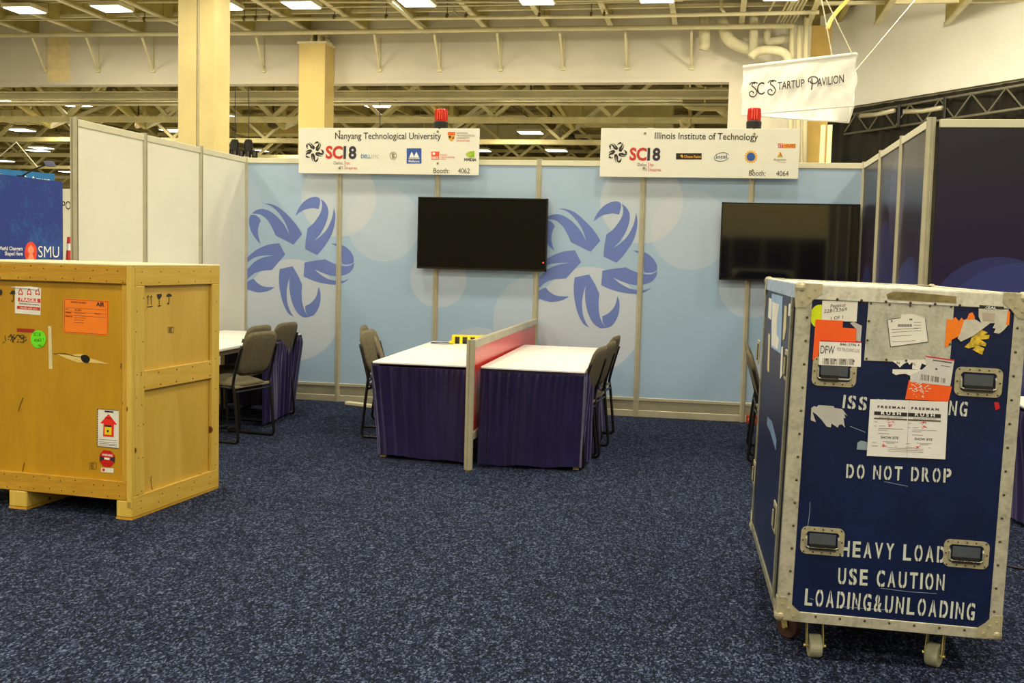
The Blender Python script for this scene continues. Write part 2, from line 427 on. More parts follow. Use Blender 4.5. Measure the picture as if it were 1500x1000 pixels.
# pipes and conduits under the near ceiling
def pipe(pxs, Ys, rpx, label, m=steel_pale, n=10, cat='pipe', grp='pipes under the ceiling', name='pipe'):
    pts = []
    for i, (u, v) in enumerate(pxs): pts.append(at(u, v, Y=Ys if isinstance(Ys, (int, float)) else Ys[i]))
    r = rpx*(pts[0]-CAM).dot(CF)/F_PX
    mb = MB(); mb.tube(pts, r, n)
    o = mb.build(name, m, smooth=True, label=label, cat=cat, group=grp); return o
def curve_px(pts, sub=5):
    P = [pts[0]]+list(pts)+[pts[-1]]; out = []
    for i in range(1, len(P)-2):
        for k in range(sub):
            t = k/sub
            out.append(tuple(.5*((2*P[i][j])+(-P[i-1][j]+P[i+1][j])*t+(2*P[i-1][j]-5*P[i][j]+4*P[i+1][j]-P[i+2][j])*t*t+(-P[i-1][j]+3*P[i][j]-3*P[i+1][j]+P[i+2][j])*t**3) for j in range(len(P[0]))))
    out.append(pts[-1]); return out
pipe([(-60, 52), (400, 48), (800, 42), (1163, 38)], 18.9, 3.2, 'long cream pipe running just above the beige bulkhead')
pipe([(188, 29), (500, 27.5), (900, 24), (1200, 18)], 17.7, 2.6, 'cream pipe under the joists with dark clamps')
pipe([(-60, 30), (188, 28.5)], 17.7, 1.0, 'thin cream conduit continuing the clamped pipe to the left', grp='conduits')
pipe([(-60, 3), (400, 3), (750, 3), (1120, -3)], 16.4, 1.4, 'thin cream conduit at the top edge of the view', grp='conduits')
pipe([(350, 12), (700, 8), (1000, 1)], 16.9, 1.2, 'thin cream conduit between the top one and the clamped pipe', grp='conduits')
a, b = at(571, 0, Z=7.72), at(625, 46, Z=7.72)
MB().beam(a, b, .12, .1).build('conduit', steel_pale, label='straight pale conduit slanting down to the bulkhead in the middle', cat='conduit')
pipe(curve_px([(190, 4), (196, 20), (205, 27), (212, 28.5)]), 17.7, 2.2, 'short bent branch of the clamped pipe beside the big column')
pipe(curve_px([(664, 2), (664, 14), (670, 22), (678, 26)]), 17.7, 2.0, 'short bent branch of the clamped pipe above the middle')
pipe([(1057, -6), (1057, 14), (1064, 22)], 17.7, 2.4, 'short white drop joining the clamped pipe at the right')
# clamps on the pipe
cl = None
for u in (212, 275, 358, 375, 395, 490, 566, 655, 683, 866, 885, 790):
    p = at(u, 29-(u-188)*.0108, Y=17.7)
    if cl is None:
        cl = MB().tube([(-.03, 0, 0), (.03, 0, 0)], .07, 10).tube([(0, 0, .06), (0, 0, .5)], .012, 5).build('pipe_clamp', mat('dark_clamp', (96, 78, 34), .6), local=True, label='dark clamp ring on the cream pipe', cat='clamp', group='pipe clamps')
        base = cl.location.copy(); cl.location = base+p
    else:
        c = cl.copy(); COL.objects.link(c); c.location = base+p
ORD = ['first', 'second', 'third', 'fourth', 'fifth', 'sixth', 'seventh', 'eighth', 'ninth', 'tenth', 'eleventh', 'twelfth']
for i, (u0, v0, u1, v1) in enumerate([(47, 55, 66, 103), (126, 55, 144, 103), (208, 55, 224, 103), (375, 55, 386, 103), (548, 50, 556, 102), (636, 50, 644, 102), (728, 48, 733, 101), (820, 48, 825, 100), (916, 48, 918, 99), (1013, 46, 1013, 99)]):
    a, b = at(u0, v0, Y=18.8), at(u1, v1, Y=19.97)
    mb = MB(); mb.tube([a, b], .035, 6); mb.tube([b, Vector((b.x, 19.96, at(u1, 55, Y=19.96).z))], .02, 6)
    mb.box(b.x-.06, b.x+.06, 19.94, 20, b.z-.06, b.z+.06)
    mb.build('bracket', steel_pale, label=ORD[i]+' steel stay from the left, slanting from the pipe to the bulkhead', cat='bracket', group='stays in front of the bulkhead')
# insulated pipes by the right pier
INS = 'white insulated pipes by the pier'
pipe([(1032, 22), (1032, 45), (1032, 66), (1030, 73)], 19.4, 8.3, 'short fat insulated pipe hanging straight down, leftmost by the pier', pipe_white, 14, grp=INS)
pipe(curve_px([(1060, 18), (1060, 40), (1068, 58), (1084, 68), (1100, 71)]), 19.4, 8.6, 'fat insulated pipe bending to the right behind the clamped pipe', pipe_white, 14, grp=INS)
pipe(curve_px([(1104, 20), (1104, 50), (1103, 85)]), 19.2, 6.6, 'straight insulated pipe dropping to the horizontal loop', pipe_white, 12, grp=INS)
pipe(curve_px([(1100, 84), (1108, 76), (1125, 73), (1143, 75), (1153, 82), (1157, 96)]), 18.9, 6.4, 'insulated pipe loop with brown stains above the hanging banner', pipe_white, 12, grp=INS)
pipe(curve_px([(1124, 36), (1124, 58), (1132, 60), (1160, 56)]), 19.3, 5.6, 'small insulated elbow tucked behind the vertical pipes', pipe_white, 12, grp=INS)
for u, lab in ((1160, 'left'), (1171, 'middle'), (1181, 'right')):
    pipe([(u, 38 if u < 1175 else 20), (u-1, 110), (u-2, 250)], 19.0, 3.7, lab+' one of three white pipes running down beside the pier', steel_pale, grp='vertical pipes beside the pier')
for ci, u in enumerate((1122, 1142, 1148, 1152, 1157, 1163, 1168)):
    a, b = at(u+18, -8, Z=7.9), at(u-4, 32, Z=7.9)
    MB().tube([a, b], .03, 6).build('conduit', steel_pale, label=ORD[ci]+' thin conduit from the left in the bunch running away above the banner', cat='conduit', group='conduit bunch above the banner')
pipe(curve_px([(1254, -14), (1222, 22), (1212, 42)]), 16, 3.2, 'dark cream pipe with yellow joints slanting behind the banner cables', mat('yellowed_pipe', (206, 178, 90), .6))

# right side: ochre wall strip, columns, oblique wall, drapes
q0, q1 = at(1184, 100, Y=20.6), at(1216, 100, Y=20.6)
MB().box(q0.x, q1.x, 20.6, 21, -.01, 8.0).build('wall_right', yellow_wall, kind='structure', label='ochre strip of wall between the white pipes and the drapes')
for u, lab in ((1205, 'left'), (1215, 'right')):
    p = at(u, 200, Y=17); MB().box(p.x-.055, p.x+.055, 16.95, 17.05, -.01, at(u, 183, Y=17).z).build('drape_post', steel_pale, label=lab+' of two pale posts at the left edge of the black drapes', cat='post')
Pw = Vector((8.45, 23.6, 0)); Dw = Vector((3.446, -4.848, 0)).normalized(); Nw = Vector((Dw.y, -Dw.x, 0))
side = empty('wall_right', Pw, kind='structure', label='tall white slanting wall at the right')
MB().obox(Pw+Dw*6-Nw*-.1+Vector((0, 0, 7.9)), Dw*7.2, Nw*.1, Vector((0, 0, 1.7))).build('wall_panel', wall_pale, side)
MB().obox(Pw+Dw*6-Nw*.05+Vector((0, 0, 6.25)), Dw*7.2, Nw*.14, Vector((0, 0, .09))).build('ledge', alu_dark, side)
MB().obox(Pw-Dw*.9+Vector((0, 0, 4.2)), Dw*.25, Nw*.1, Vector((0, 0, 4.6))).build('corner_strip', steel_pale, side)
# drape cloth with folds
mb = MB(); n = 200
vs = []; fs = []
for i in range(n+1):
    t = -1.6+i*12/n; off = .06*math.sin(t*9+math.sin(t*3.1)*1.5)
    p = Pw+Dw*t+Nw*(.25+off)
    vs += [p+Vector((0, 0, 6.12)), p]
for i in range(n): fs.append((2*i, 2*i+1, 2*i+3, 2*i+2))
mb.add(vs, fs).build('drape', drape_mat, smooth=True, label='long black pleated drape hanging under the slanting white wall', cat='drape')
# lighting truss in front of the drape
tr = empty('lighting_truss', Pw+Dw*.5-Nw*.6+Vector((0, 0, 5.1)), label='dark aluminium lighting truss slanting across in front of the black drapes', cat='truss')
side_n = -Nw if (CAM-Pw).dot(-Nw) > 0 else Nw
ta0, ta1 = at(1256, 166, Z=5.95), at(1500, 124, Z=5.95)
td = (ta1-ta0); td.z = 0; tl = td.length; td.normalize(); tend = ta0+td*(tl+2.5); tstart = ta0-td*.6
tn = Vector((td.y, -td.x, 0))
tmet = mat('truss_metal', (120, 114, 92), .4, .4)
for h, w_ in ((5.95, 0), (5.4, 0), (5.95, .45), (5.4, .45)):
    MB().tube([Vector((tstart.x, tstart.y, h))-tn*w_, Vector((tend.x, tend.y, h))-tn*w_], .035, 8).build('chord', tmet, tr, smooth=True)
i = 0; s = 0
TL = (tend-tstart).length
while s < TL-.6:
    p0 = tstart+td*s; p1 = tstart+td*(s+.55); p0.z, p1.z = (5.95, 5.4) if i % 2 else (5.4, 5.95)
    MB().tube([p0, p1], .022, 6).build('brace', tmet, tr)
    s += .55; i += 1
def px_u(P):
    q = P-CAM; return 750+F_PX*q.dot(CR)/q.dot(CF)
for u in (1319, 1386):
    lo_s, hi_s = 0., TL
    for _ in range(40):
        ms = (lo_s+hi_s)/2
        if px_u(tstart+td*ms) < u: lo_s = ms
        else: hi_s = ms
    p = tstart+td*ms; p.z = 5.68; MB().obox(p, td*.05, tn*.06, Vector((0, 0, .31))).build('clamp_plate', black_mat, tr, bevel=.01)
for (u0, v0, u1, v1) in ((1262, 170, 1312, 162), (1325, 164, 1382, 158)):
    MB().tube([at(u0, v0, Z=5.5)+tn*.05, at((u0+u1)/2, (v0+v1)/2+2, Z=5.5)+tn*.06, at(u1, v1, Z=5.5)+tn*.05], .06, 8).build('cable_bundle', alu_dark, tr, smooth=True)

# yellow columns
c0, c1 = at(261, 100, Y=12), at(313, 100, Y=12)
col = empty('column', ((c0.x+c1.x)/2, 12.4, 0), label='big pale yellow column rising behind the white booth wall', cat='column')
mb = MB(); xm0, xm1 = at(287, 100, Y=12).x, at(291, 100, Y=12).x
mb.box(c0.x, xm0, 12, 12.8, -.05, 8.6); mb.box(xm0, xm1, 12.12, 12.7, -.05, 8.6); mb.box(xm1, c1.x, 12.03, 12.8, -.05, 8.6)
mb.build('shaft', yellow_col, col)
MB().tube([((xm0+xm1)/2, 12.05, 0), ((xm0+xm1)/2, 12.05, 8.6)], .03, 8).build('conduit', alu, col)
yellow_col = mat('darkened_yellow_paint', (196, 168, 96), .6, 0, .05, .8)  # base yellow darkened because this column overexposed
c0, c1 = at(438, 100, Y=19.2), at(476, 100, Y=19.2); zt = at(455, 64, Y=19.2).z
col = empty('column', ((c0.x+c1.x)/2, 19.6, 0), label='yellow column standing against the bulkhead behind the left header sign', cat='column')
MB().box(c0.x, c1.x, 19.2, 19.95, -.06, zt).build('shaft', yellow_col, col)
MB().box(c0.x-.04, c1.x+.04, 19.15, 19.96, zt, zt+.06).build('cap_plate', steel_pale, col)
mb = MB()
for dx in (.28, .5): mb.box(c0.x+dx, c0.x+dx+.08, 19.3, 19.8, zt+.06, zt+.3)
mb.prism([(0, 0), (.25, 0), (0, .25)], -.04, .04)
mb2 = MB().box(c0.x+.25, c0.x+.62, 19.25, 19.85, zt+.28, zt+.33)
mb.v = [v if i < 16 else Vector((c0.x+.6+v.x, 19.6+v.z, zt+.06+v.y)) for i, v in enumerate(mb.v)]
mb.add(mb2.v, mb2.f); mb.build('bearing_bracket', steel_pale, col)

# far hall: beams, trusses, ducts, lamps
def xbeam(v, Y, hpx, label, u0=-30, u1=1066, m=steel_pale, d=.3):
    a, b = at(u0, v, Y=Y), at(u1, v, Y=Y); zc = at(750, v, Y=Y).z; h = hpx*(Y-CAM.y)/F_PX
    mb = MB(); mb.box(a.x-2, b.x+2, Y, Y+.04, zc-h/2, zc+h/2); mb.box(a.x-2, b.x+2, Y-d/2, Y+d/2, zc+h/2-.04, zc+h/2); mb.box(a.x-2, b.x+2, Y-d/2, Y+d/2, zc-h/2-.04, zc-h/2)
    return mb.build('beam', m, label=label, cat='beam')
xbeam(138, 22.5, 10, 'pale steel beam right behind the bulkhead opening')
xbeam(150, 26, 4.5, 'thin pale rail below the beam behind the bulkhead', d=.2)
def truss(Y, zb_, zt_, x0, x1, label, step=2.2, m=steel_paint, th=.2):
    t = empty('roof_truss', ((x0+x1)/2, Y, zb_), label=label, cat='truss', group='roof trusses of the far hall')
    MB().box(x0, x1, Y-.15, Y+.15, zb_, zb_+th).build('chord', m, t); MB().box(x0, x1, Y-.15, Y+.15, zt_-th, zt_).build('chord', m, t)
    protos = []; i = 0; x = x0
    while x < x1-step:
        a, b = ((x, Y, zb_+th), (x+step, Y, zt_-th)) if i % 2 else ((x, Y, zt_-th), (x+step, Y, zb_+th))
        if i < 2: o = MB().beam(a, b, .16, .13).build('web_member', m, t); protos.append((o, o.location.copy(), x))
        else:
            o, l0, px0 = protos[i % 2]; c = o.copy(); COL.objects.link(c); c.parent = t; c.location = l0+Vector((x-px0, 0, 0))
        i += 1; x += step
    return t
names = ['nearest', 'second', 'third', 'fourth', 'fifth', 'farthest']
for i, Y in enumerate((30, 37.5, 45.5, 54, 63, 74)):
    truss(Y, 6.55, 8.9, -18-Y*.62, 7, names[i]+' cream roof truss seen through the opening below the bulkhead', 2.2+.1*i)
tt = truss(25, 7.2, 8.95, -30, 6, 'pale roof truss close behind the bulkhead, cut off by it', 1.6, steel_pale, .12)
for (u, v) in ((16, 160), (120, 160), (340, 165), (610, 170), (650, 165)):   # knee braces fanning down to the beam
    pass
for k, x in enumerate((-24, -19.5, -13.2, -6, -1)):
    t = empty('knee_brace', (x, 33, 6.6), label='slanting pale steel brace fanning up from a truss joint, %s from the left' % ['first', 'second', 'third', 'fourth', 'fifth'][k], cat='brace', group='fanning braces in the far hall')
    for dx, dy in ((-2.2, 1), (2.2, 1), (-1.1, -4), (1.6, 4), (0, 0)):
        MB().beam((x, 33, 6.7), (x+dx, 33+dy, 8.7), .16, .16).build('web_member', steel_pale if dx > 0 else steel_olive, t)
def duct(u0, v0, u1, v1, Y, label, m=None, seams=5, d=1.2):
    a, b = at(u0, v0, Y=Y), at(u1, v1, Y=Y); t = empty('air_duct', ((a.x+b.x)/2, Y+d/2, min(a.z, b.z)), label=label, cat='duct')
    MB().box(a.x, b.x, Y, Y+d, a.z, b.z).build('casing', m or steel_paint, t, bevel=.03)
    for q in (.15, .85):
        x = a.x+(b.x-a.x)*q; MB().tube([(x, Y+d/2, max(a.z, b.z)-.02), (x, Y+d/2, 9.1)], .03, 5).build('hanger_rod', steel_olive, t)
    for k in range(1, seams):
        x = a.x+(b.x-a.x)*k/seams; MB().box(x-.03, x+.03, Y-.03, Y+d, min(a.z, b.z)-.02, max(a.z, b.z)+.02).build('seam', steel_olive, t)
duct(826, 152, 985, 182, 35, 'long cream box duct behind the right header sign', mat('duct_paint', (178, 160, 92), .6, 0, .1, 1), 6)
duct(700, 182, 818, 207, 47, 'grey cream box duct between the two header signs', mat('duct_grey', (176, 164, 118), .6, 0, .05, 1), 4)
duct(610, 180, 645, 205, 46, 'short box duct left of the left beacon', mat('duct_grey2', (150, 138, 96), .6), 3)
duct(560, 178, 632, 214, 48, 'grey box duct behind the left header sign', mat('duct_grey3', (168, 156, 110), .6), 3)
duct(346, 168, 436, 196, 40, 'ochre cream duct between the two yellow columns', mat('duct_ochre', (180, 160, 84), .6), 3)
duct(0, 160, 70, 178, 34, 'cream box duct at the upper left', None, 4)
duct(8, 196, 90, 208, 50, 'low cream box duct at the far left', None, 4)
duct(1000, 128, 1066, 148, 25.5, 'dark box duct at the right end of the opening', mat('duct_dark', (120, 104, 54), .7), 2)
pipe(curve_px([(1000, 140), (1004, 150), (1018, 156), (1066, 157)]), 27, 6, 'fat cream round duct bending into the right end of the opening', steel_paint, 14, 'duct', 'round ducts in the far hall', 'air_duct')
pipe([(1040, 150), (1066, 172)], 29, 4, 'cream round duct low at the right end of the opening', steel_paint, 12, 'duct', 'round ducts in the far hall', 'air_duct')
pipe(curve_px([(997, 176), (1000, 184), (1008, 184), (1011, 174)]), 27, 3, 'u shaped cream pipe hanging above the right header sign', steel_paint, 10)
pipe([(742, 150), (790, 182), (836, 216)], [28, 36, 48], 1.2, 'long dark conduit slanting away between the two header signs', brown_mat, 6, 'conduit', 'conduits')
pipe([(700, 152), (745, 153)], 28, 1.0, 'dark conduit running left from the slanting one', brown_mat, 6, 'conduit', 'conduits')
pipe([(556, 150), (557, 192)], 24, .6, 'thin black drop wire beside the yellow column', black_mat, 5, 'wire', 'wires')
pipe([(500, 150), (640, 151)], 24, .5, 'thin black wire running right from the column', black_mat, 5, 'wire', 'wires')
for i, (u, v, r, Y) in enumerate(((777, 152, 9, 29), (807, 182, 8, 38), (837, 206, 7, 46), (400, 180, 9, 34), (160, 132, 5, 30), (22, 176, 8, 36), (203, 184, 6, 36))):
    p = at(u, v, Y=Y); rr = r*(Y-CAM.y)/F_PX
    t = empty('unit_heater', p, label='brown round heater hanging in the far hall, ' + ['above the slanting conduit', 'halfway down the slanting conduit', 'at the lower end of the slanting conduit', 'between the two yellow columns', 'just under the bulkhead at left', 'at the upper left edge', 'left of the big column'][i], cat='heater')
    MB().lathe([(rr*.8, -rr*.5), (rr, -rr*.3), (rr, rr*.4), (rr*.6, rr*.5)], p, 'y', 16).build('drum', brown_mat, t)
    MB().box(p.x-rr*.5, p.x+rr*.5, p.y-.2, p.y+.3, p.z+rr*.9, p.z+rr*1.3).build('mount', black_mat, t)
    MB().tube([p+Vector((0, 0, rr)), Vector((p.x, p.y, 8.9))], .04, 6).build('hanger_rod', black_mat, t)
fx_proto = [None, None]
def fixture(x, y, z, W, D, light, label, grp, power):
    k = 0 if light == 'near' else 1
    if fx_proto[k] is None:
        t = empty('ceiling_light', (0, 0, 0)); h = .12
        MB().box(-W/2, W/2, -D/2, D/2, .02, h).build('housing', steel_pale, t, local=True)
        MB().box(-W/2+.04, W/2-.04, -D/2+.04, D/2-.04, 0, .025).build('diffuser', lamp_glow, t, local=True)
        MB().tube([(-W/3, 0, h), (-W/3, 0, 1.0)], .015, 5).build('hanger_rod', steel_olive, t, local=True)
        MB().tube([(W/3, 0, h), (W/3, 0, 1.0)], .015, 5).build('hanger_rod', steel_olive, t, local=True)
        fx_proto[k] = t
    else: t = copy_tree(fx_proto[k])
    t.location = (x, y, z); props(t, label, 'lamp', grp)
    if power:
        ld = LD.get((k, power))
        if ld is None:
            ld = bpy.data.lights.new('lamp_light', 'AREA'); ld.shape = 'RECTANGLE'; ld.size = W*.9; ld.size_y = D*.9; ld.energy = power; ld.color = LAMP_RGB; LD[(k, power)] = ld
        lo = bpy.data.objects.new('lamp_light', ld); COL.objects.link(lo); lo.parent = t; lo.location = (0, 0, -.012)
    return t
LD = {}
for x, y in ((10.5, 13.5), (13, 11), (8, 12), (12.5, 7)): fixture(x, y, 8.2, .85, .8, 'near', 'added square ceiling light, out of view, brightening the slanting wall', 'square lights overhead, out of view', NEAR_W*2.2)  # extra strong lights added out of view to brighten the slanting wall
fl_ = empty('added_flood_light', (9.0, 12.6, 7.55), label='added flood light out of view under the ceiling, brightening the slanting white wall', cat='lamp')  # lamp added beyond the view so the slanting wall comes out brighter
fd = (Vector((11.2, 20.0, 7.4))-Vector((9.0, 12.6, 7.55))).normalized(); fq = fd.to_track_quat('-Z', 'Y').to_matrix()
MB().obox(Vector((9.0, 12.6, 7.55))-fd*.08, fq @ Vector((.4, 0, 0)), fq @ Vector((0, .3, 0)), fq @ Vector((0, 0, .06))).build('housing', black_mat, fl_)
MB().tube([(9.0, 12.6, 7.6), (9.0, 12.6, 8.98)], .03, 6).build('hanger', black_mat, fl_)
fld = bpy.data.lights.new('lamp_light', 'AREA'); fld.shape = 'RECTANGLE'; fld.size = .7; fld.size_y = .5; fld.energy = 330; fld.color = LAMP_RGB
flo = bpy.data.objects.new('lamp_light', fld); COL.objects.link(flo); flo.matrix_world = Matrix.Translation(Vector((9.0, 12.6, 7.55))+fd*.01) @ fq.to_4x4()
near_x = [-13.57, -11.05, -7.95, -5.82, -2.80, .2, 3.1, 6.0]
for i, x in enumerate(near_x):
    fixture(x, 16.15, 7.72, .85, .8, 'near', 'bright square ceiling light along the top edge, ' + ['leftmost', 'second from left', 'half behind the big column', 'between the columns', 'left of the slanting conduit', 'above the middle', 'above the insulated pipes', 'above the banner'][i], 'square lights in the near hall', NEAR_W)
for y in (10.5, 4.0, -2.5, -9.0, -15.5, -22.0, -28.0):
    for x in (-9.5, -4.6, .3, 5.2, 10.1):
        fixture(x, y, 8.2, .85, .8, 'near', 'added square ceiling light, out of view, brightening the slanting wall', 'square lights overhead, out of view', NEAR_W*2.0)
far_px = [(5, 150), (108, 154), (200, 175), (88, 177), (30, 191), (60, 217), (5, 236), (90, 261), (553, 155), (603, 176), (753, 176), (777, 195), (943, 178), (430, 208), (703, 221), (815, 221), (830, 233), (376, 221), (330, 172), (330, 208), (255, 192), (55, 221), (100, 252)]
words_ = ['at the left edge under the bulkhead', 'above the white booth wall corner', 'over the first white panel', 'left of the white wall post', 'far left, third row', 'left, above the blue banners', 'left edge, low', 'just right of the pale blue banner', 'beside the yellow column', 'left of the left beacon', 'right of the left header sign, upper', 'right of the left header sign, lower', 'above the right header sign', 'left of the left header sign', 'tucked behind the left header sign', 'lower pair between the signs', 'lowest between the signs', 'behind the black hoists', 'right of the big column, upper', 'right of the big column, lower', 'left of the big column', 'double of the one above the blue banners', 'low behind the wall post']
for i, (u, v) in enumerate(far_px):
    p = at(u, v, Z=7.4); fixture(p.x, p.y, 7.4, 1.15, 1.1, 'far', 'glowing ceiling light in the far hall, '+words_[i], 'lights in the far hall', FAR_W)
for x in (-26, -20, -14, -8, -2, 3):
    fixture(x, 23.6, 8.5, 1.15, 1.1, 'far', 'ceiling light hidden just behind the bulkhead', 'hidden lights in the far hall', FAR_W)

# hoists, rigging wires
for u, lab in ((344, 'left'), (364, 'right')):
    p = at(u, 214, Y=22); t = empty('chain_hoist', p, label=lab+' of two black chain hoists right of the big column', cat='hoist')
    MB().lathe([(.09, -.2), (.14, -.16), (.14, .1), (.1, .2)], p, 'z', 10).build('motor', black_mat, t)
    MB().tube([p+Vector((0, 0, .1)), Vector((p.x, p.y, 9.0))], .012, 5).build('chain', black_mat, t)
p = at(322, 219, Y=21.5); q = at(380, 222, Y=21.5)
t = empty('lighting_bar', p, label='black bar truss with small lamps hung below the hoists', cat='truss')
MB().tube([p, q], .03, 6).build('chord', black_mat, t); MB().tube([p+Vector((0, 0, -.35)), q+Vector((0, 0, -.35))], .04, 6).build('chord', black_mat, t)
for k in range(6):
    a = p.lerp(q, (k+.3)/6); MB().lathe([(.06, -.16), (.1, 0), (.08, .14)], a+Vector((0, 0, -.15)), 'z', 8).build('lamp_head', black_mat, t)
t = empty('rigging_wire', at(24, 208, Y=16), label='thin white wires spreading down in a triangle at the upper left', cat='wire')
for e in ((-4, 232), (56, 246)): MB().tube([at(24, 208, Y=16), at(e[0], e[1], Y=16)], .015, 5).build('wire', cable_white, t)


# ------------------------------------------------------------------ exhibit partitions
def post_profile(r=.027):
    pts = []
    for k in range(8):
        a0 = PI/8+k*PI/4; a1 = a0+PI/4
        A = (r/math.cos(PI/8)*math.cos(a0), r/math.cos(PI/8)*math.sin(a0)); B = (r/math.cos(PI/8)*math.cos(a1), r/math.cos(PI/8)*math.sin(a1))
        if k % 2 == 1:
            M_ = ((A[0]+B[0])/2, (A[1]+B[1])/2); sft = lambda P, t, d: (P[0]+(M_[0]-P[0])*t-M_[0]*d, P[1]+(M_[1]-P[1])*t-M_[1]*d)
            pts += [A, sft(A, .45, 0), sft(A, .45, .3), sft(B, .45, .3), sft(B, .45, 0)]
        else: pts += [A]
    return pts
HT = 2.425
def partition(p0, p1, n, panel_m, label, posts=None, side=1, base=True, top=None, panel_t=.012, H=HT, xs=None):
    p0, p1 = Vector((*p0, 0)), Vector((*p1, 0)); d = p1-p0; L = d.length; ang = math.atan2(d.y, d.x)
    t = empty('partition_wall', Matrix.Translation(p0) @ Matrix.Rotation(ang, 4, 'Z'), label=label, cat='partition')
    xs = xs or [L*k/n for k in range(n+1)]; pr = post_profile()
    for k in (posts if posts is not None else range(n+1)):
        MB().prism([(x+xs[k], y) for x, y in pr], 0, H+.012).build('post', alu, t, local=True)
    for k in range(n):
        a, b = xs[k]+.022, xs[k+1]-.022
        z0 = .18 if base else .05
        MB().box(a, b, -panel_t/2, panel_t/2, z0-.01, H-.04).build('panel', panel_m, t, local=True)
        MB().box(a, b, -.018, .018, H-.052, H).build('top_rail', top or cream_rail, t, local=True, bevel=.003)
        if base:
            MB().box(a, b, -.018, .018, .155, .185).build('base_rail', alu, t, local=True, bevel=.003)
            MB().box(a, b, -.008, .008, .065, .155).build('base_rail', alu_dark, t, local=True)
            MB().box(a, b, -.018, .018, .0, .065).build('base_rail', alu, t, local=True, bevel=.003)
        else: MB().box(a, b, -.018, .018, .0, .06).build('base_rail', alu, t, local=True, bevel=.003)
    return t
back = partition((0, 0), (6, 0), 6, blue_m, 'long pale blue booth wall printed with flowers and bubbles')
partition((0, 0), (0, -3), 3, white_panel, 'white panelled booth wall at the left behind the wooden crate', posts=[1, 2, 3])
partition((6, 0), (6, -3.05), 3, purple_m, 'dark purple side wall of the right booth', posts=[1, 2, 3])
partition((6.03, -3.05), (9.03, -3.05), 3, purple_m, 'front facing dark purple booth wall at the right edge', posts=[1, 2, 3])
partition((4.2, -25), (13.2, -25), 9, purple_m, 'dark purple booth wall far behind the viewer, mirrored in the right screen')

petals = [
 [(165, 97, 1), (215, 98), (270, 118), (330, 165), (395, 232), (440, 292), (461, 332, 1), (395, 412, 1), (258, 342, 1), (235, 290), (205, 235), (170, 198), (135, 178), (75, 170, 1), (105, 147), (150, 136), (205, 150), (262, 190), (315, 248), (345, 298), (362, 335, 1), (352, 295), (330, 240), (295, 185), (250, 135), (210, 108)],
 [(60, 185, 1), (52, 225), (58, 280), (80, 330), (110, 375), (143, 408, 1), (128, 360), (120, 310), (128, 260), (143, 225, 1), (125, 200), (95, 182)],
 [(410, 190, 1), (430, 140), (470, 85), (520, 52), (570, 42), (597, 55, 1), (600, 85), (588, 138, 1), (540, 130), (480, 142), (440, 165)],
 [(605, 58, 1), (640, 90), (662, 140), (658, 200), (635, 270), (600, 330), (565, 370), (550, 385, 1), (600, 350), (650, 295), (685, 225), (700, 170), (705, 125, 1), (716, 180), (712, 250), (690, 330), (650, 400), (615, 450), (577, 492, 1), (485, 446, 1), (490, 370), (503, 285, 1), (550, 245), (590, 190), (612, 140), (615, 95)],
 [(685, 402, 1), (735, 406), (790, 425), (835, 465), (858, 510), (860, 548, 1), (835, 560), (790, 565), (768, 555, 1), (765, 500), (750, 450), (720, 420)],
 [(480, 550, 1), (560, 535), (640, 525, 1), (690, 550), (740, 568), (800, 578), (835, 570), (862, 552, 1), (855, 590), (830, 625), (790, 645), (740, 655), (680, 650), (620, 630), (580, 612), (555, 600, 1), (600, 640), (660, 675), (720, 690), (780, 690), (825, 672, 1), (790, 700), (740, 718), (680, 718), (600, 705), (530, 682), (473, 657, 1)],
 [(288, 600, 1), (340, 588), (388, 578, 1), (430, 650), (462, 720, 1), (458, 790), (465, 870), (485, 930), (515, 968, 1), (470, 970), (420, 930), (385, 860), (367, 780), (362, 710), (368, 655, 1), (350, 720), (342, 790), (350, 870), (370, 925), (395, 968, 1), (350, 935), (310, 850), (288, 750), (282, 670)],
 [(590, 735, 1), (603, 790), (600, 860), (580, 915), (550, 955), (515, 968, 1), (490, 930), (485, 885, 1), (530, 860), (570, 810)],
 [(330, 488, 1), (285, 400, 1), (200, 412), (120, 445), (60, 490), (38, 512, 1), (38, 550, 1), (90, 512), (160, 495), (248, 494, 1), (170, 508), (100, 540), (55, 585), (38, 600, 1), (38, 680, 1), (90, 635), (150, 613), (228, 607, 1)],
 [(38, 700, 1), (60, 685), (88, 675, 1), (120, 710), (170, 735), (252, 740, 1), (200, 768), (130, 780), (80, 770), (38, 755, 1)]]
PETS = [smooth_poly(p, 5) for p in petals]
wallF = Face((0, -.006, 0), (1, 0, 0), (0, 0, 1), back)
for dx in (0, 3.0):
    for pt in PETS:
        mb = MB(); P_ = [wallF.px(355+x/5.265, 280+y/5.265) for x, y in pt]
        wallF.sheet(mb, [(a+dx, b) for a, b in P_], .0008, .0005); mb.build('printed_petal', flower_m, back)

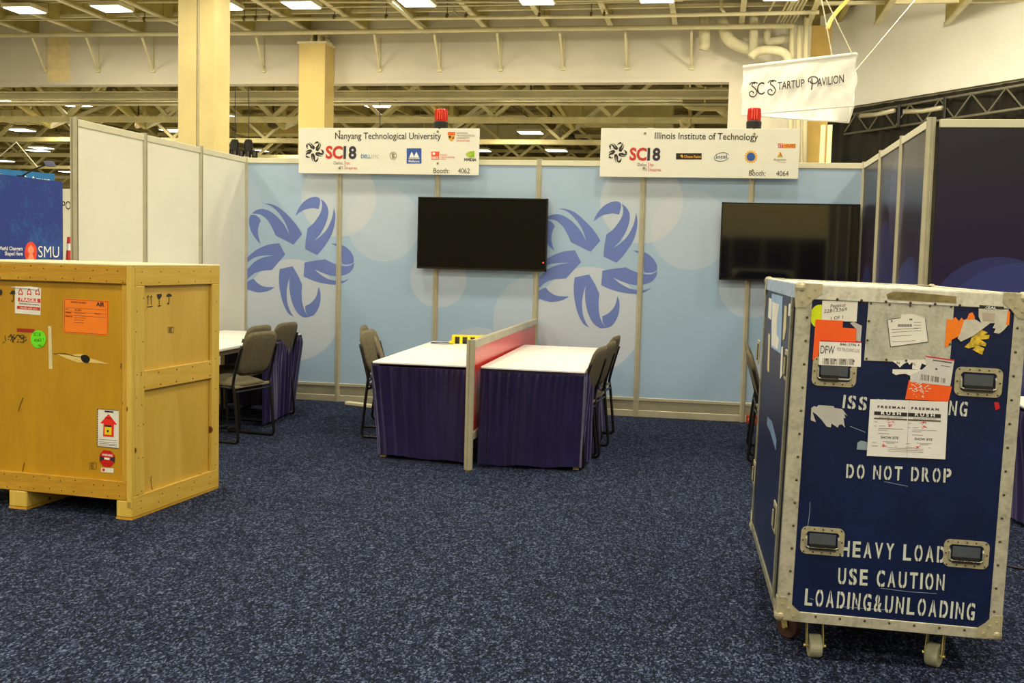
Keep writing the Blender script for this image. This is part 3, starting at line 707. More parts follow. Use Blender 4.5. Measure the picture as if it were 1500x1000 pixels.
# ------------------------------------------------------------------ screens
def screen(x0, x1, z0, z1, label, gl, led):
    t = empty('flat_screen', ((x0+x1)/2, -.07, z0), label=label, cat='television')
    zc, xc = (z0+z1)/2, (x0+x1)/2
    MB().box(x0, x1, -.095, -.055, z0, z1).build('casing', black_mat, t, bevel=.004)
    MB().box(x0+.012, x1-.012, -.0965, -.094, z0+.018, z1-.012).build('display', gl, t)
    b = .012
    mb = MB(); mb.box(x0, x1, -.1, -.094, z1-b, z1); mb.box(x0, x1, -.1, -.094, z0, z0+.018); mb.box(x0, x0+b, -.1, -.094, z0, z1); mb.box(x1-b, x1, -.1, -.094, z0, z1)
    mb.build('bezel', gloss('bezel_black', (16, 15, 14), .25), t)
    MB().box(xc-.2, xc+.2, -.055, -.02, zc-.15, zc+.15).build('wall_bracket', black_mat, t)
    if led: MB().lathe([(.006, -.1025), (.006, -.099)], (x1-.03, 0, z0+.085), 'y', 10).build('standby_light', mat('red_led', (255, 50, 30), .5, emit=((1, .1, .05), 3), tint=False), t)
screen(1.831, 3.108, 1.362, 2.056, 'wall mounted black flat screen above the divided table, matt and dark', gloss('screen_matt', (13, 11, 8), .5, 1.2), True)
screen(4.733, 5.965, 1.332, 2.048, 'wall mounted black flat screen behind the blue case, mirroring the room', gloss('screen_gloss', (10, 9, 8), .05, 1.9), False)

# ------------------------------------------------------------------ header signs
sign_m = mat('sign_board', (232, 224, 196), .5, 0, .01)
def sign(px, label):
    y = -.085; (u0, v0), (u1, v1), (u2, v2), (u3, v3) = px     # tl tr br bl
    a, b = at(u0, v0, Y=y), at(u2, v2, Y=y)
    t = empty('header_sign', ((a.x+b.x)/2, y, b.z), label=label, cat='sign')
    MB().box(a.x, b.x, y, y+.012, b.z, a.z).build('board', sign_m, t, bevel=.002)
    return t, Face((0, y, 0), (1, 0, 0), (0, 0, 1), t)
def starlogo(Fc, cx, cy, s, m=ink, h=.0012):
    mb = MB()
    for pt in PETS: Fc.sheet(mb, [Fc.px(cx+(x-410)*s, cy+(y-505)*s) for x, y in pt], h, .0004)
    mb.build('star_logo', m)if False else mb.build('star_logo', m, Fc.parent)
navy = mat('navy_print', (46, 40, 64), .6, tint=False); red_p = mat('red_print', (200, 52, 40), .6, tint=False); blue_p = mat('blue_print', (44, 84, 168), .6, tint=False)
white_p = mat('white_print', (236, 232, 222), .6); gold_p = mat('gold_print', (224, 160, 40), .6, tint=False); green_p = mat('green_print', (140, 190, 20), .6, tint=False); lblue_p = mat('light_blue_print', (70, 130, 190), .6, tint=False); orange_p = mat('orange_red_print', (226, 86, 46), .6, tint=False)
def bolts(t, pts):
    for u, v in pts:
        p = at(u, v, Y=-.09); MB().lathe([(.009, -.094), (.011, -.088)], (p.x, 0, p.z), 'y', 8).build('bolt', mat('bolt_bronze', (140, 125, 80), .4, .6), t)
def sc18(Fc, cx, cy, tx, ty):
    starlogo(Fc, cx, cy, .0325)
    Fc.lettering([('SC', tx, ty, tx+25, ty+.4, 17, dict(bold=.035))], red_p); Fc.lettering([('18', tx+26, ty+.3, tx+45, ty+.6, 17, dict(bold=.035))], navy)
    Fc.lettering([('Dallas,', tx+12, ty+9, tx+26, ty+9.3, 4.4), ('TX', tx+20.5, ty+16, tx+26, ty+16.2, 4.4)], ink_soft)
    Fc.lettering([('hpc', tx+30, ty+9, tx+36, ty+9.3, 4.4), ('inspires.', tx+30, ty+16.4, tx+47, ty+16.7, 4.4)], red_p)
    Fc.poly('rule', rect_px(tx+28, ty+4, tx+28.7, ty+17), ink_red, .0012)
t, S1 = sign([(438, 187), (702.5, 187), (701, 256.5), (438, 255)], 'left header sign, booth 4062, cream board with a blue square logo')
S1.lettering([('Nanyang Technological University', 491, 203.4, 646, 203.8, 9.2, dict(bold=.006)), ('Booth:', 635, 253.4, 658, 253.6, 7.2), ('4062', 671, 253.6, 688, 253.8, 7.2)], ink)
sc18(S1, 460, 222, 477, 231.5)
S1.lettering([('D&LL', 529, 231.5, 542.5, 231.7, 5.2, dict(bold=.02))][:0]+[('DELL', 529, 231.5, 543, 231.7, 5.2, dict(bold=.02))], lblue_p)
S1.lettering([('EMC', 544, 231.6, 555.5, 231.8, 5.2)], mat('pale_grey_print', (196, 190, 170), .6, tint=False))
mb = MB(); o_ = disc_px(576, 228, 5.4, 5.8, 20); i_ = disc_px(576, 228, 4.5, 4.9, 20)
for k in range(20): S1.sheet(mb, [S1.px(*o_[k]), S1.px(*o_[(k+1) % 20]), S1.px(*i_[(k+1) % 20]), S1.px(*i_[k])], .0012, .0004)
mb.build('seal_ring', mat('seal_grey', (150, 142, 122), .6, tint=False), t)
S1.poly('seal_mark', [(573.5, 224), (579, 225), (577, 228), (579.5, 231), (574.5, 232)], mat('seal_grey', (150, 142, 122), .6, tint=False), .0012)
S1.poly('logo_square', rect_px(595.8, 217.2, 617.4, 239.4), blue_p, .0012)
for c in (603.3, 610): S1.poly('logo_peak', [(c-4.2, 231), (c, 222), (c+4.2, 231)], white_p, .002)
S1.poly('logo_bar', rect_px(598.6, 232, 614.8, 233), white_p, .002); S1.lettering([('Mellanox', 598.6, 237.6, 614.8, 237.7, 3.2, dict(bold=.02))], white_p)
S1.poly('logo_square', rect_px(632, 222, 643.5, 233.6), orange_p, .0012); S1.poly('logo_dot', disc_px(635.6, 225, 2, 2, 12), white_p, .002)
S1.lettering([('NSCC', 632.8, 232.8, 642.6, 232.9, 3.4, dict(bold=.03))], white_p)
S1.lettering([('National', 645.5, 227.6, 655, 227.7, 2.4), ('Supercomputing', 645.5, 230.8, 666, 230.9, 2.4), ('Centre', 645.5, 233.9, 653, 234, 2.4)], orange_p)
S1.poly('logo_eye', [(688, 222), (695, 221), (695, 230.5), (688, 230.5)], green_p, .0012); S1.poly('logo_eye', [(682, 226, 1), (685, 223), (688.3, 222, 1), (688.3, 230.6, 1), (684.5, 229)], mat('pale_green_print', (176, 200, 70), .6, tint=False), .0012, sm=True)
S1.poly('logo_pupil', disc_px(689.5, 226, 2, 2, 14), mat('pale_green_print', (176, 200, 70), .6, tint=False), .002)
S1.lettering([('NVIDIA', 680, 235.6, 698, 235.8, 3.8, dict(bold=.04))], ink)
S1.poly('crest', [(655.8, 193.2), (666.8, 193.2), (666.8, 197.8), (655.8, 197.8)], orange_p, .0012)
for c in (658, 661.3, 664.6): S1.poly('crest_spot', disc_px(c, 195.6, .9, .9, 8), gold_p, .002)
S1.poly('crest', [(656.3, 198.2), (666.3, 198.2), (665.4, 203), (661.3, 207.4), (657, 203)], gold_p, .0012); S1.poly('crest_mark', [(657, 199.5), (660, 198.6), (661, 201.5), (658.4, 202.5)], ink, .002); S1.poly('crest_mark', [(662, 203), (665, 200), (664.6, 203)], ink, .002)
S1.lettering([('NANYANG', 668.8, 196, 685, 196.1, 2.6), ('TECHNOLOGICAL', 668.8, 199.8, 696, 199.9, 2.6), ('UNIVERSITY', 668.8, 203.4, 688, 203.5, 2.6)], ink_soft)
S1.lettering([('SINGAPORE', 668.8, 207.4, 688, 207.5, 2.6)], orange_p)
bolts(t, [(497, 192), (641, 192.5), (641, 239), (497, 246)])
t, S2 = sign([(880.5, 187.5), (1172, 189), (1169, 262), (878.5, 259)], 'right header sign, booth 4064, cream board with a small black logo bar')
S2.lettering([('Illinois Institute of Technology', 959, 203.2, 1110, 205.2, 9.4, dict(bold=.006)), ('Booth:', 1097, 257, 1121, 257.4, 7.4), ('4064', 1137, 257.6, 1155, 257.8, 7.4)], ink)
sc18(S2, 904, 223, 922, 234)
S2.poly('logo_bar', rect_px(990.3, 224.3, 1027.8, 233.5), mat('black_print', (28, 20, 14), .6, tint=False), .0012)
S2.lettering([('Chicago Fusion', 1002, 231, 1026.5, 231.2, 3.6, dict(bold=.02))], gold_p); S2.poly('logo_mark', [(996, 228), (999, 226), (1001, 229), (999.5, 231.5)], gold_p, .002)
mb = MB(); o_ = disc_px(1057.2, 229.8, 11.2, 6.6, 36); i_ = disc_px(1057.2, 229.8, 10.2, 5.7, 36)
for k in range(36):
    if k in (34, 35, 1, 0): continue
    rot = lambda q: (q[0], q[1]-(q[0]-1057.2)*.12)
    S2.sheet(mb, [S2.px(*rot(o_[k])), S2.px(*rot(o_[(k+1) % 36])), S2.px(*rot(i_[(k+1) % 36])), S2.px(*rot(i_[k]))], .0012, .0004)
mb.build('logo_ring', mat('slate_print', (70, 92, 132), .6, tint=False), t)
S2.lettering([('intel', 1049, 232.6, 1065, 231.8, 5.6, dict(bold=.01))], mat('slate_print', (70, 92, 132), .6, tint=False))
star = []
for k in range(32):
    a = 2*PI*k/32; r = 10.2 if k % 2 else 7.8; star.append((1100+r*math.cos(a), 229.6+r*math.sin(a)))
S2.poly('logo_sun', star, mat('pale_gold_print', (226, 176, 74), .6, tint=False), .0012); S2.poly('logo_globe', disc_px(1100, 229.6, 6.2, 6.2, 22), blue_p, .0018)
S2.lettering([('NSF', 1095.6, 231.6, 1104.6, 231.7, 4, dict(bold=.02))], white_p)
S2.poly('logo_wedge', [(1142.6, 222), (1146.6, 229), (1143.2, 229.6), (1141, 226)], mat('red2', (220, 60, 50), .6, tint=False), .0012); S2.poly('logo_wedge', [(1142.6, 222), (1138.4, 229.8), (1141.4, 230.2), (1142.8, 226)], gold_p, .0013); S2.poly('logo_wedge', [(1138.2, 230), (1147, 230), (1145.2, 227.6), (1141, 228.6)], green_p, .0014)
S2.lettering([('Argonne', 1133, 235.2, 1151.4, 235.4, 3.4)], ink_soft); S2.lettering([('NATIONAL LABORATORY', 1141, 238.4, 1151.4, 238.5, 1.6)], ink_soft)
S2.poly('logo_bar', rect_px(1147.4, 210.5, 1165.6, 216.6), gold_p, .0012); S2.poly('logo_bar', rect_px(1139.6, 210.2, 1147.2, 216.4), red_p, .0012)
S2.lettering([('IIT', 1140.6, 215.6, 1146.4, 215.7, 4.4)], white_p); S2.lettering([('HAWKS', 1149, 215.8, 1164.6, 215.9, 4.4, dict(bold=.03))], red_p)
bolts(t, [(945, 195), (1105, 196), (1102.5, 249.5), (943, 246)])
for u, lab in ((646, 'left'), (1104, 'right')):
    p = at(u, 188, Y=-.02); v_ = 187.5
    t = empty('beacon', p, label='red rotating beacon lamp on top of the %s header sign' % lab, cat='beacon')
    MB().lathe([(.062, -.03), (.068, .0), (.070, .055), (.066, .066)], p, 'z', 20).build('base', black_mat, t, smooth=False)
    r_m = MATS.get('beacon_red') or gloss('beacon_red', (206, 24, 12), .18); MATS['beacon_red'] = r_m
    mb = MB(); n = 28; vs = []; fs = []
    prof = [(.060, .066), (.062, .11), (.058, .17), (.052, .182), (.02, .186)]
    for r, h in prof:
        for k in range(n): rr = r*(1+(.045 if k % 2 else -.03)); vs.append(p+Vector((rr*math.cos(2*PI*k/n), rr*math.sin(2*PI*k/n), h)))
    for i in range(len(prof)-1):
        for k in range(n): fs.append((i*n+k, i*n+(k+1) % n, (i+1)*n+(k+1) % n, (i+1)*n+k))
    fs.append(tuple((len(prof)-1)*n+k for k in range(n)))
    mb.add(vs, fs).build('lens', r_m, t)
    for k in (-2, 0, 2): MB().box(p.x+k*.011-.004, p.x+k*.011+.004, p.y-.067, p.y-.060, p.z+.08, p.z+.165).build('lens_rib', mat('bright_red', (255, 90, 60), .3, tint=False), t)
    MB().box(p.x-.02, p.x+.02, p.y-.03, p.y+.03, p.z-.32, p.z-.03).build('mount', alu, t)

# ------------------------------------------------------------------ hanging banner
cloth = mat('banner_cloth', (244, 240, 222), .8, 0, .02, 3)
zb2 = 4.5
A_, B_, C_ = at(1086, 168, Z=zb2), at(1250, 155, Z=zb2), at(1243, 179, Z=zb2)
hz = at(1088, 98, Y=A_.y).z-zb2
ban = empty('hanging_banner', (A_+B_+C_)/3+Vector((0, 0, 0)), label='white three sided cloth banner hanging from cables at the upper right', cat='banner')
def cloth_face(P, Q, name):
    n, k = 40, 14; d = (Q-P); nn = Vector((d.y, -d.x, 0)).normalized(); vs = []; fs = []
    for i in range(n+1):
        for j in range(k+1):
            s_, t_ = i/n, j/k
            wv = .022*math.sin(t_*PI)*(math.sin(9*s_+4*t_)+.8*math.sin(17*s_-9*t_)+.7*math.cos(40*(abs(s_-.78)*1.4+t_*.35)))
            vs.append(P+d*s_+nn*wv+Vector((0, 0, hz*t_-.03*math.sin(s_*PI)*(1-t_))))
    for i in range(n):
        for j in range(k): a = i*(k+1)+j; fs.append((a, a+k+1, a+k+2, a+1))
    return MB().add(vs, fs).build(name, cloth, ban, smooth=True)
cloth_face(A_, B_, 'cloth_panel'); cloth_face(B_, C_, 'cloth_panel'); cloth_face(C_, A_, 'cloth_panel')
up = Vector((0, 0, hz))
for P_, Q_ in ((A_, B_), (B_, C_), (C_, A_)):
    MB().tube([P_+up, Q_+up], .035, 8).build('top_bar', cloth, ban, smooth=True); MB().tube([P_, Q_], .02, 8).build('hem_bar', cloth, ban, smooth=True)
BF = Face(A_-Vector((B_-A_).cross(Vector((0, 0, 1))).normalized())*-.0, (B_-A_), (0, 0, 1), ban)
hh = .055
BF.lettering([('C', 1111, 140.2, 1122, 138.4, 18, dict(h=hh)), ('TARTUP', 1141, 132, 1180, 127.6, 11, dict(h=hh, bold=.008)), ('AVILION', 1199, 127, 1238, 121.4, 11.5, dict(h=hh, bold=.008))], ink)
mb = MB()
def sw(pts): BF.stroke(mb, curve_px(pts, 5), 1.6, hh)
for ox, oy in ((0, 0), (27, -2.8)):
    sw([(1112+ox, 122.5+oy), (1106+ox, 121+oy), (1103.5+ox, 126+oy), (1108+ox, 130+oy), (1111+ox, 136+oy), (1107+ox, 142+oy), (1101+ox, 141+oy), (1100+ox, 136+oy), (1104+ox, 134+oy), (1106+ox, 137+oy)])
    sw([(1100+ox, 125+oy), (1103+ox, 121.5+oy), (1108+ox, 123+oy)])
sw([(1191, 115), (1191.5, 124), (1190.5, 132)]); sw([(1187, 121), (1186, 117), (1190, 113.5), (1197, 113.5), (1200, 118), (1196, 122.5), (1190, 122), (1189, 119)])
mb.build('lettering', ink, ban)
sides = [(at(1219, 82, Y=A_.lerp(B_, .8).y), (1200, -20)), (at(1248, 79, Y=B_.y), (1200, -22))]
for p, (u, v) in sides:
    MB().tube([p, at(u, v, Y=p.y)], .012, 5).build('cable', cable_white, ban)
p = C_+up; MB().tube([p, at(1345, -6, Y=p.y+.5)], .006, 5).build('cable', cable_white, ban)

# ------------------------------------------------------------------ banners at the far left
P0, P1 = at(0, 254.5, Z=2.75), at(90.3, 266, Z=2.75); d = (P1-P0).normalized(); P00 = P0-d*3
t = empty('display_banner', P1.lerp(P00, .5)*1.0, label='dark blue banner with a red oval emblem and SMU lettering', cat='banner')
t.location.z = 0; WM[t] = Matrix.Translation(t.location); t.matrix_world = WM[t]
n_ = Vector((d.y, -d.x, 0))
N = Nodes('blue_banner_print'); f = N.noise(1.6, 8, N.pos((1, 1, 1)), .75); g = N.noise(18, 4, N.pos((1, 1, 1)), .7)
k_ = N.math('MULTIPLY', f, N.math('ADD', g, .5)); N.l(N.ramp(k_, [(.5, rgb((6, 48, 146), False)), (.9, rgb((36, 118, 196), False))]), N.b.inputs['Base Color'])
MB().obox((P00+P1)/2*1+Vector((0, 0, -1.375)), (P1-P00)/2, n_*.02, Vector((0, 0, 1.37))).build('print', N.m, t)
SF = Face(P0-n_*-.021 if (CAM-P0).dot(n_) > 0 else P0-n_*.021, d, (0, 0, 1), t)
if SF.N.dot(CAM-P0) < 0: print('banner normal flipped')
SF.lettering([('SMU', 56, 376.5, 86.5, 377, 16.5, dict(bold=-.004))], white_p); SF.lettering([('World Changers', -3, 366, 33, 366.6, 5.4, dict(bold=.02)), ('Shaped Here', 7, 373.8, 33, 374, 5.4, dict(bold=.02))], white_p)
SF.poly('emblem', disc_px(45, 370, 9, 16, 30), mat('emblem_red', (236, 66, 44), .5, tint=False), .002); SF.poly('emblem_tree', [(45, 358), (49, 363), (49.5, 368), (47, 371), (50, 380), (40, 380), (43, 371), (40.5, 368), (41, 363)], mat('emblem_pink', (250, 150, 120), .5, tint=False), .003)
t2 = empty('arm_lamp', at(31, 259, Z=2.78), label='black clip-on arm lamp leaning over the dark blue banner', cat='lamp')
a, b = at(30, 259, Z=2.78), at(68, 241, Y=at(31, 259, Z=2.78).y)
MB().tube([a, a.lerp(b, .5)+Vector((0, 0, .02)), b], .014, 6).build('arm', black_mat, t2); MB().box(a.x-.05, a.x+.06, a.y-.04, a.y+.04, a.z-.05, a.z+.03).build('clip', black_mat, t2)
hm = mat('lamp_head_grey', (92, 98, 120), .4)
MB().obox(at(73, 240, Y=b.y), CR*.09-CD*-.0, (CD*.05+CR*.03), CF*.02).build('lamp_head', hm, t2, bevel=.01)
P0, P1 = at(-60, 241, Z=3.5), at(79.5, 254, Z=3.5); d = (P1-P0).normalized(); n_ = Vector((d.y, -d.x, 0))
t = empty('display_banner', Vector((P1.x, P1.y, 0)), label='light blue banner standing behind the dark blue one', cat='banner')
MB().obox((P0+P1)/2+Vector((0, 0, -1.75)), (P1-P0)/2, n_*.02, Vector((0, 0, 1.74))).build('print', mat('azure_print', (20, 104, 170), .5, 0, .08, 1, tint=False), t)
SF = Face(P0+n_*.021, d, (0, 0, 1), t)
SF.lettering([('Microsoft Azure', -6, 261, 73.5, 267.6, 7.2, dict(bold=.015))], white_p)
a, b = at(60, 276, Y=16), at(106, 276, Y=16)
t = empty('display_wall', ((a.x+b.x)/2, 16, 0), label='white display wall with black letters glimpsed beside the blue banners', cat='display')
MB().box(a.x, b.x, 16, 16.06, 0, a.z).build('board', white_panel, t)
Face((0, 15.995, 0), (1, 0, 0), (0, 0, 1), t).lettering([('PO', 91, 306.5, 103.6, 306.8, 12)], navy)
p = at(101, 378, Y=7)
t = empty('tapered_stand', (p.x, 7, 0), label='red and white tapered display stand beside the white wall post', cat='display')
top = at(104, 347, Y=7).z
for a0, a1, m_, nm in ((0, .62, white_p, 'body'), (.62, .86, red_p, 'red_band'), (.86, .93, white_p, 'label_band'), (.93, 1.0, red_p, 'red_band')):
    z0, z1 = top*a0, top*a1; w0, w1 = .16*(1-a0*.0)*(1 if a0 < .6 else .9-.8*(a0-.6)), .16*(1 if a1 < .6 else .9-.8*(a1-.6))
    MB().tube([(p.x+.06, 7, z0), (p.x+.06, 7, z1)], [w0, w1], 4).build(nm, m_, t)

# ------------------------------------------------------------------ middle: low divider and skirted tables
dv = empty('low_divider', (3.06, -3.1, 0), label='knee-high aluminium and red divider between the two white tables', cat='divider')
dv['label'] = 'low aluminium and red panel divider between the two white tables'
f0, f1 = Vector((3.058, -3.1, 0)), Vector((3.008, -.035, 0))
MB().prism([(x+f0.x, y+f0.y) for x, y in post_profile(.028)], 0.012, .915).build('post', alu, dv)
MB().lathe([(.02, 0), (.026, .012)], f0, 'z', 12).build('foot', mat('brass_foot', (190, 160, 80), .4, .4), dv)
dd = (f1-f0).normalized(); nn = Vector((-dd.y, dd.x, 0))
MB().obox((f0+f1)/2+Vector((0, 0, .88)), dd*((f1-f0).length/2-.03), nn*.019, Vector((0, 0, .028))).build('top_rail', alu, dv, bevel=.004)
MB().obox((f0+f1)/2+Vector((0, 0, .56)), dd*((f1-f0).length/2-.03), nn*.006, Vector((0, 0, .30))).build('panel', mat('red_laminate', (214, 52, 44), .25, 0, .02, tint=False), dv)
MB().obox((f0+f1)/2+Vector((0, 0, .235)), dd*((f1-f0).length/2-.03), nn*.019, Vector((0, 0, .028))).build('bottom_rail', alu, dv, bevel=.004)

def table(corners, z, label, sides, skirt_label, legs=True, seed=0, draw=.12):
    c = [Vector((x, y, 0)) for x, y in corners]; cen = sum(c, Vector())/4
    t = empty('folding_table', cen, label=label, cat='table')
    mb = MB(); mb.prism([(p.x, p.y) for p in c], z-.022, z); mb.build('tabletop', tin_white, t, bevel=.004)
    mb = MB(); ins = [p.lerp(cen, .06) for p in c]; mb.prism([(p.x, p.y) for p in ins], z-.06, z-.022); mb.build('apron', mat('table_edge', (120, 100, 66), .6), t)
    for p in c:
        q = p.lerp(cen, .15); MB().box(q.x-.02, q.x+.02, q.y-.02, q.y+.02, 0, z-.06).build('leg', mat('leg_wood', (214, 190, 120), .5), t)
    rnd = random.Random(seed)
    pts = [Vector((x, y, 0)) for x, y in sides]; segs = []
    vs = []; fs = []; rows = [z-.018, z-.03, z-.042, z-.055, z-.07, z-.09, z-.12, z-.16, z-.22, z-.3, z-.4, z-.5, z-.6, .022]
    s = 0; cols = 0; ph = [rnd.uniform(0, 6.28) for _ in range(6)]
    path = []
    for i in range(len(pts)-1):
        a, b = pts[i], pts[i+1]; L = (b-a).length; d = (b-a)/L; nrm = Vector((d.y, -d.x, 0)); n = max(2, int(L/.011))
        for k in range(n+1):
            x = a+d*(L*k/n); nn_ = nrm.copy()
            edge = min(k, n-k)*L/n
            if edge < .05:
                if k*L/n < .05 and i > 0:
                    dp = (pts[i]-pts[i-1]).normalized(); npv = Vector((dp.y, -dp.x, 0)); nn_ = (nrm*(.5+.5*edge/.05)+npv*(.5-.5*edge/.05)).normalized()
                if (n-k)*L/n < .05 and i < len(pts)-2:
                    dp = (pts[i+2]-pts[i+1]).normalized(); npv = Vector((dp.y, -dp.x, 0)); nn_ = (nrm*(.5+.5*edge/.05)+npv*(.5-.5*edge/.05)).normalized()
            path.append((x, nn_, s+L*k/n))
        s += L
    corner = pts[1] if len(pts) > 2 else pts[0]
    ci = corner if (corner-Vector((3.05, -2.9, 0))).length > .5 else pts[1]
    front_dir = None
    for x, nn_, ss in path:
        w1 = math.sin(ss*2*PI/.15+1.9*math.sin(ss*4.1+ph[0])+ph[1]); w2 = math.sin(ss*2*PI/.36+1.9*math.sin(ss*2.3+ph[2])+ph[3]); w3 = math.sin(ss*2*PI/.04+2.5*math.sin(ss*9+ph[4])+ph[5])
        am = .55+.45*math.sin(ss*5.3+ph[2]+1.7*math.sin(ss*2.1))
        dist = (x-ci).length; pull = (cen-ci).normalized()*draw*max(0, 1-dist/.75)
        for j, zz in enumerate(rows):
            tt_ = min(1, max(0, (z-.03-zz)/(z-.1))); g = math.sin(min(1, tt_*4)*PI/2)*(1-.45*tt_)
            off = .010+.024*am*g*(1-2*abs(w1))+.018*tt_*w2+(.016*w3*math.sin(min(1, tt_*9)*PI/2)*(1-tt_)**3 if j > 1 else 0)+.012*tt_
            vs.append(x+pull*tt_+nn_*off+Vector((0, 0, zz+(.008*w2 if j == len(rows)-1 else 0))))
    R_ = len(rows)
    for i in range(len(path)-1):
        for j in range(R_-1): a = i*R_+j; fs.append((a, a+R_, a+R_+1, a+1))
    o = MB().add(vs, fs).build('table_skirt', satin_m, smooth=True, label=skirt_label, cat='table skirt', group='purple table skirts')
    mb = MB()
    for i in range(len(pts)-1): mb.beam(pts[i]+Vector((0, 0, z-.024)), pts[i+1]+Vector((0, 0, z-.024)), .02, .022)
    mb.build('waistband', mat('navy_band', (36, 28, 74), .6, tint=False), o)
    return t
TZ = .716
table([(2.29, -2.90), (3.02, -2.90), (2.965, -.84), (2.20, -.84)], TZ, 'white folding table left of the red divider', [(2.20, -.84), (2.29, -2.90), (3.02, -2.90)], 'purple satin skirt around the table left of the divider', seed=1)
table([(3.095, -2.93), (3.835, -2.96), (3.76, -.87), (3.045, -.85)], TZ, 'white folding table right of the red divider', [(3.095, -2.93), (3.835, -2.96), (3.76, -.87)], 'purple satin skirt around the table right of the divider', seed=2)
table([(.16, -2.75), (.98, -2.75), (.90, -.75), (.12, -.72)], .73, 'white folding table half hidden behind the wooden crate', [(.955, -1.75), (.90, -.75), (.12, -.72)], 'purple satin skirt at the far end of the table behind the crate', seed=3)
table([(6.45, -4.05), (8.2, -4.05), (8.2, -3.3), (6.45, -3.3)], TZ, 'white folding table at the right edge behind the blue case', [(6.45, -3.3), (6.45, -4.05), (8.2, -4.05)], 'dark purple skirt of the table at the right edge', seed=4)

# ------------------------------------------------------------------ chairs
def pad(w, h, t, bulge, m_, name, parent, M):
    nx, ny = 12, 12; vs = []; fs = []
    def outline(u, v):                      # rounded square
        e = 5; r = (abs(u)**e+abs(v)**e)**(1/e); s_ = max(abs(u), abs(v)); k = s_/r if r > 1e-6 else 1
        return u*k, v*k
    for sd in (1, -1):
        for i in range(nx+1):
            for j in range(ny+1):
                u, v = outline(-1+2*i/nx, -1+2*j/ny); q = max(abs(-1+2*i/nx), abs(-1+2*j/ny))
                z = sd*(t/2*(1-q**6)+bulge*(1-q*q)*(1 if sd > 0 else .3))
                vs.append(M @ Vector((u*w/2, v*h/2, z)))
        b = (nx+1)*(ny+1)*(0 if sd == 1 else 1)
        for i in range(nx):
            for j in range(ny): a = b+i*(ny+1)+j; fs.append((a, a+ny+1, a+ny+2, a+1))
    mb = MB().add(vs, fs); o = mb.build(name, m_, parent, local=True, smooth=True)
    bm = bmesh.new(); bm.from_mesh(o.data); bmesh.ops.remove_doubles(bm, verts=bm.verts, dist=1e-5); bmesh.ops.recalc_face_normals(bm, faces=bm.faces); bm.to_mesh(o.data); bm.free()
    return o
tube_m = mat('black_tube', (24, 22, 22), .35, .2)
def make_chair():
    t = empty('stacking_chair', (0, 0, 0))
    pad(.45, .44, .035, .03, fabric, 'seat', t, Matrix.Translation((0, -.01, .455)) @ Matrix.Rotation(math.radians(3), 4, 'X'))
    MB().box(-.20, .20, -.2, .19, .428, .44).build('seat_pan', tube_m, t, local=True)
    tilt = Matrix.Translation((0, -.265, .69)) @ Matrix.Rotation(math.radians(-74), 4, 'X')
    pad(.44, .36, .03, .016, fabric, 'backrest', t, tilt)
    for sx in (-1, 1):
        x = sx*.235
        pts = curve_px([(x*.98, -.29, .76), (x, -.25, .62), (x, -.215, .47), (x, -.225, .40), (x, -.262, .06)], 4)
        pts += [(x, -.262, .035), (x, -.255, .018), (x, -.24, .012), (x, 0, .012), (x, .17, .012), (x, .187, .018), (x, .194, .035)]
        pts += [(x, .20, .25), (x, .205, .40), (x, .195, .428), (x, .175, .437), (x, .0, .437), (x, -.2, .43)]
        MB().tube(pts, .0115, 8).build('side_frame', tube_m, t, local=True, smooth=True)
    MB().box(-.235, .235, -.222, -.208, .428, .446).build('seat_rail', mat('tan_rail', (150, 138, 100), .5), t, local=True)
    MB().tube([(-.235, .19, .05), (.235, .19, .05)], .009, 6).build('cross_bar', tube_m, t, local=True)
    MB().tube([(-.235, -.225, .40), (.235, -.225, .40)], .009, 6).build('cross_bar', tube_m, t, local=True)
    return t
proto = make_chair(); first = True
def chair(x, y, deg, label, grp):
    global first
    t = proto if first else copy_tree(proto); first = False
    t.location = (x, y, 0); t.rotation_euler = (0, 0, math.radians(deg)); props(t, label, 'chair', grp)
G1, G2, G3 = 'padded chairs along the right table', 'padded chairs left of the middle table', 'padded chairs at the table behind the crate'
chair(3.60, -2.54, 83, 'olive padded chair nearest the camera on the right side of the divided tables', G1)
chair(3.62, -2.0, 84, 'middle olive padded chair on the right side of the divided tables', G1)
chair(3.60, -1.36, 83, 'olive padded chair nearest the blue wall on the right side of the divided tables', G1)
chair(2.0, -1.26, -82, 'olive padded chair left of the divided tables, standing out from the table edge', G2)
chair(2.20, -1.80, -92, 'olive padded chair left of the divided tables, its top just showing between two others', G2)
chair(2.46, -2.36, -72, 'olive padded chair left of the divided tables, pushed in nearest the camera', G2)
chair(.93, -2.35, 78, 'olive padded chair in front, just right of the wooden crate', G3)
chair(.62, -1.72, 84, 'olive padded chair pushed in behind the front one beside the crate', G3)
chair(.66, -1.22, 84, 'olive padded chair nearest the blue wall beside the purple skirt', G3)
chair(5.26, -2.35, -88, 'olive padded chair peeking out left of the blue case', 'padded chairs behind the blue case')
chair(5.27, -1.6, -90, 'second olive padded chair peeking out behind the first, left of the blue case', 'padded chairs behind the blue case')

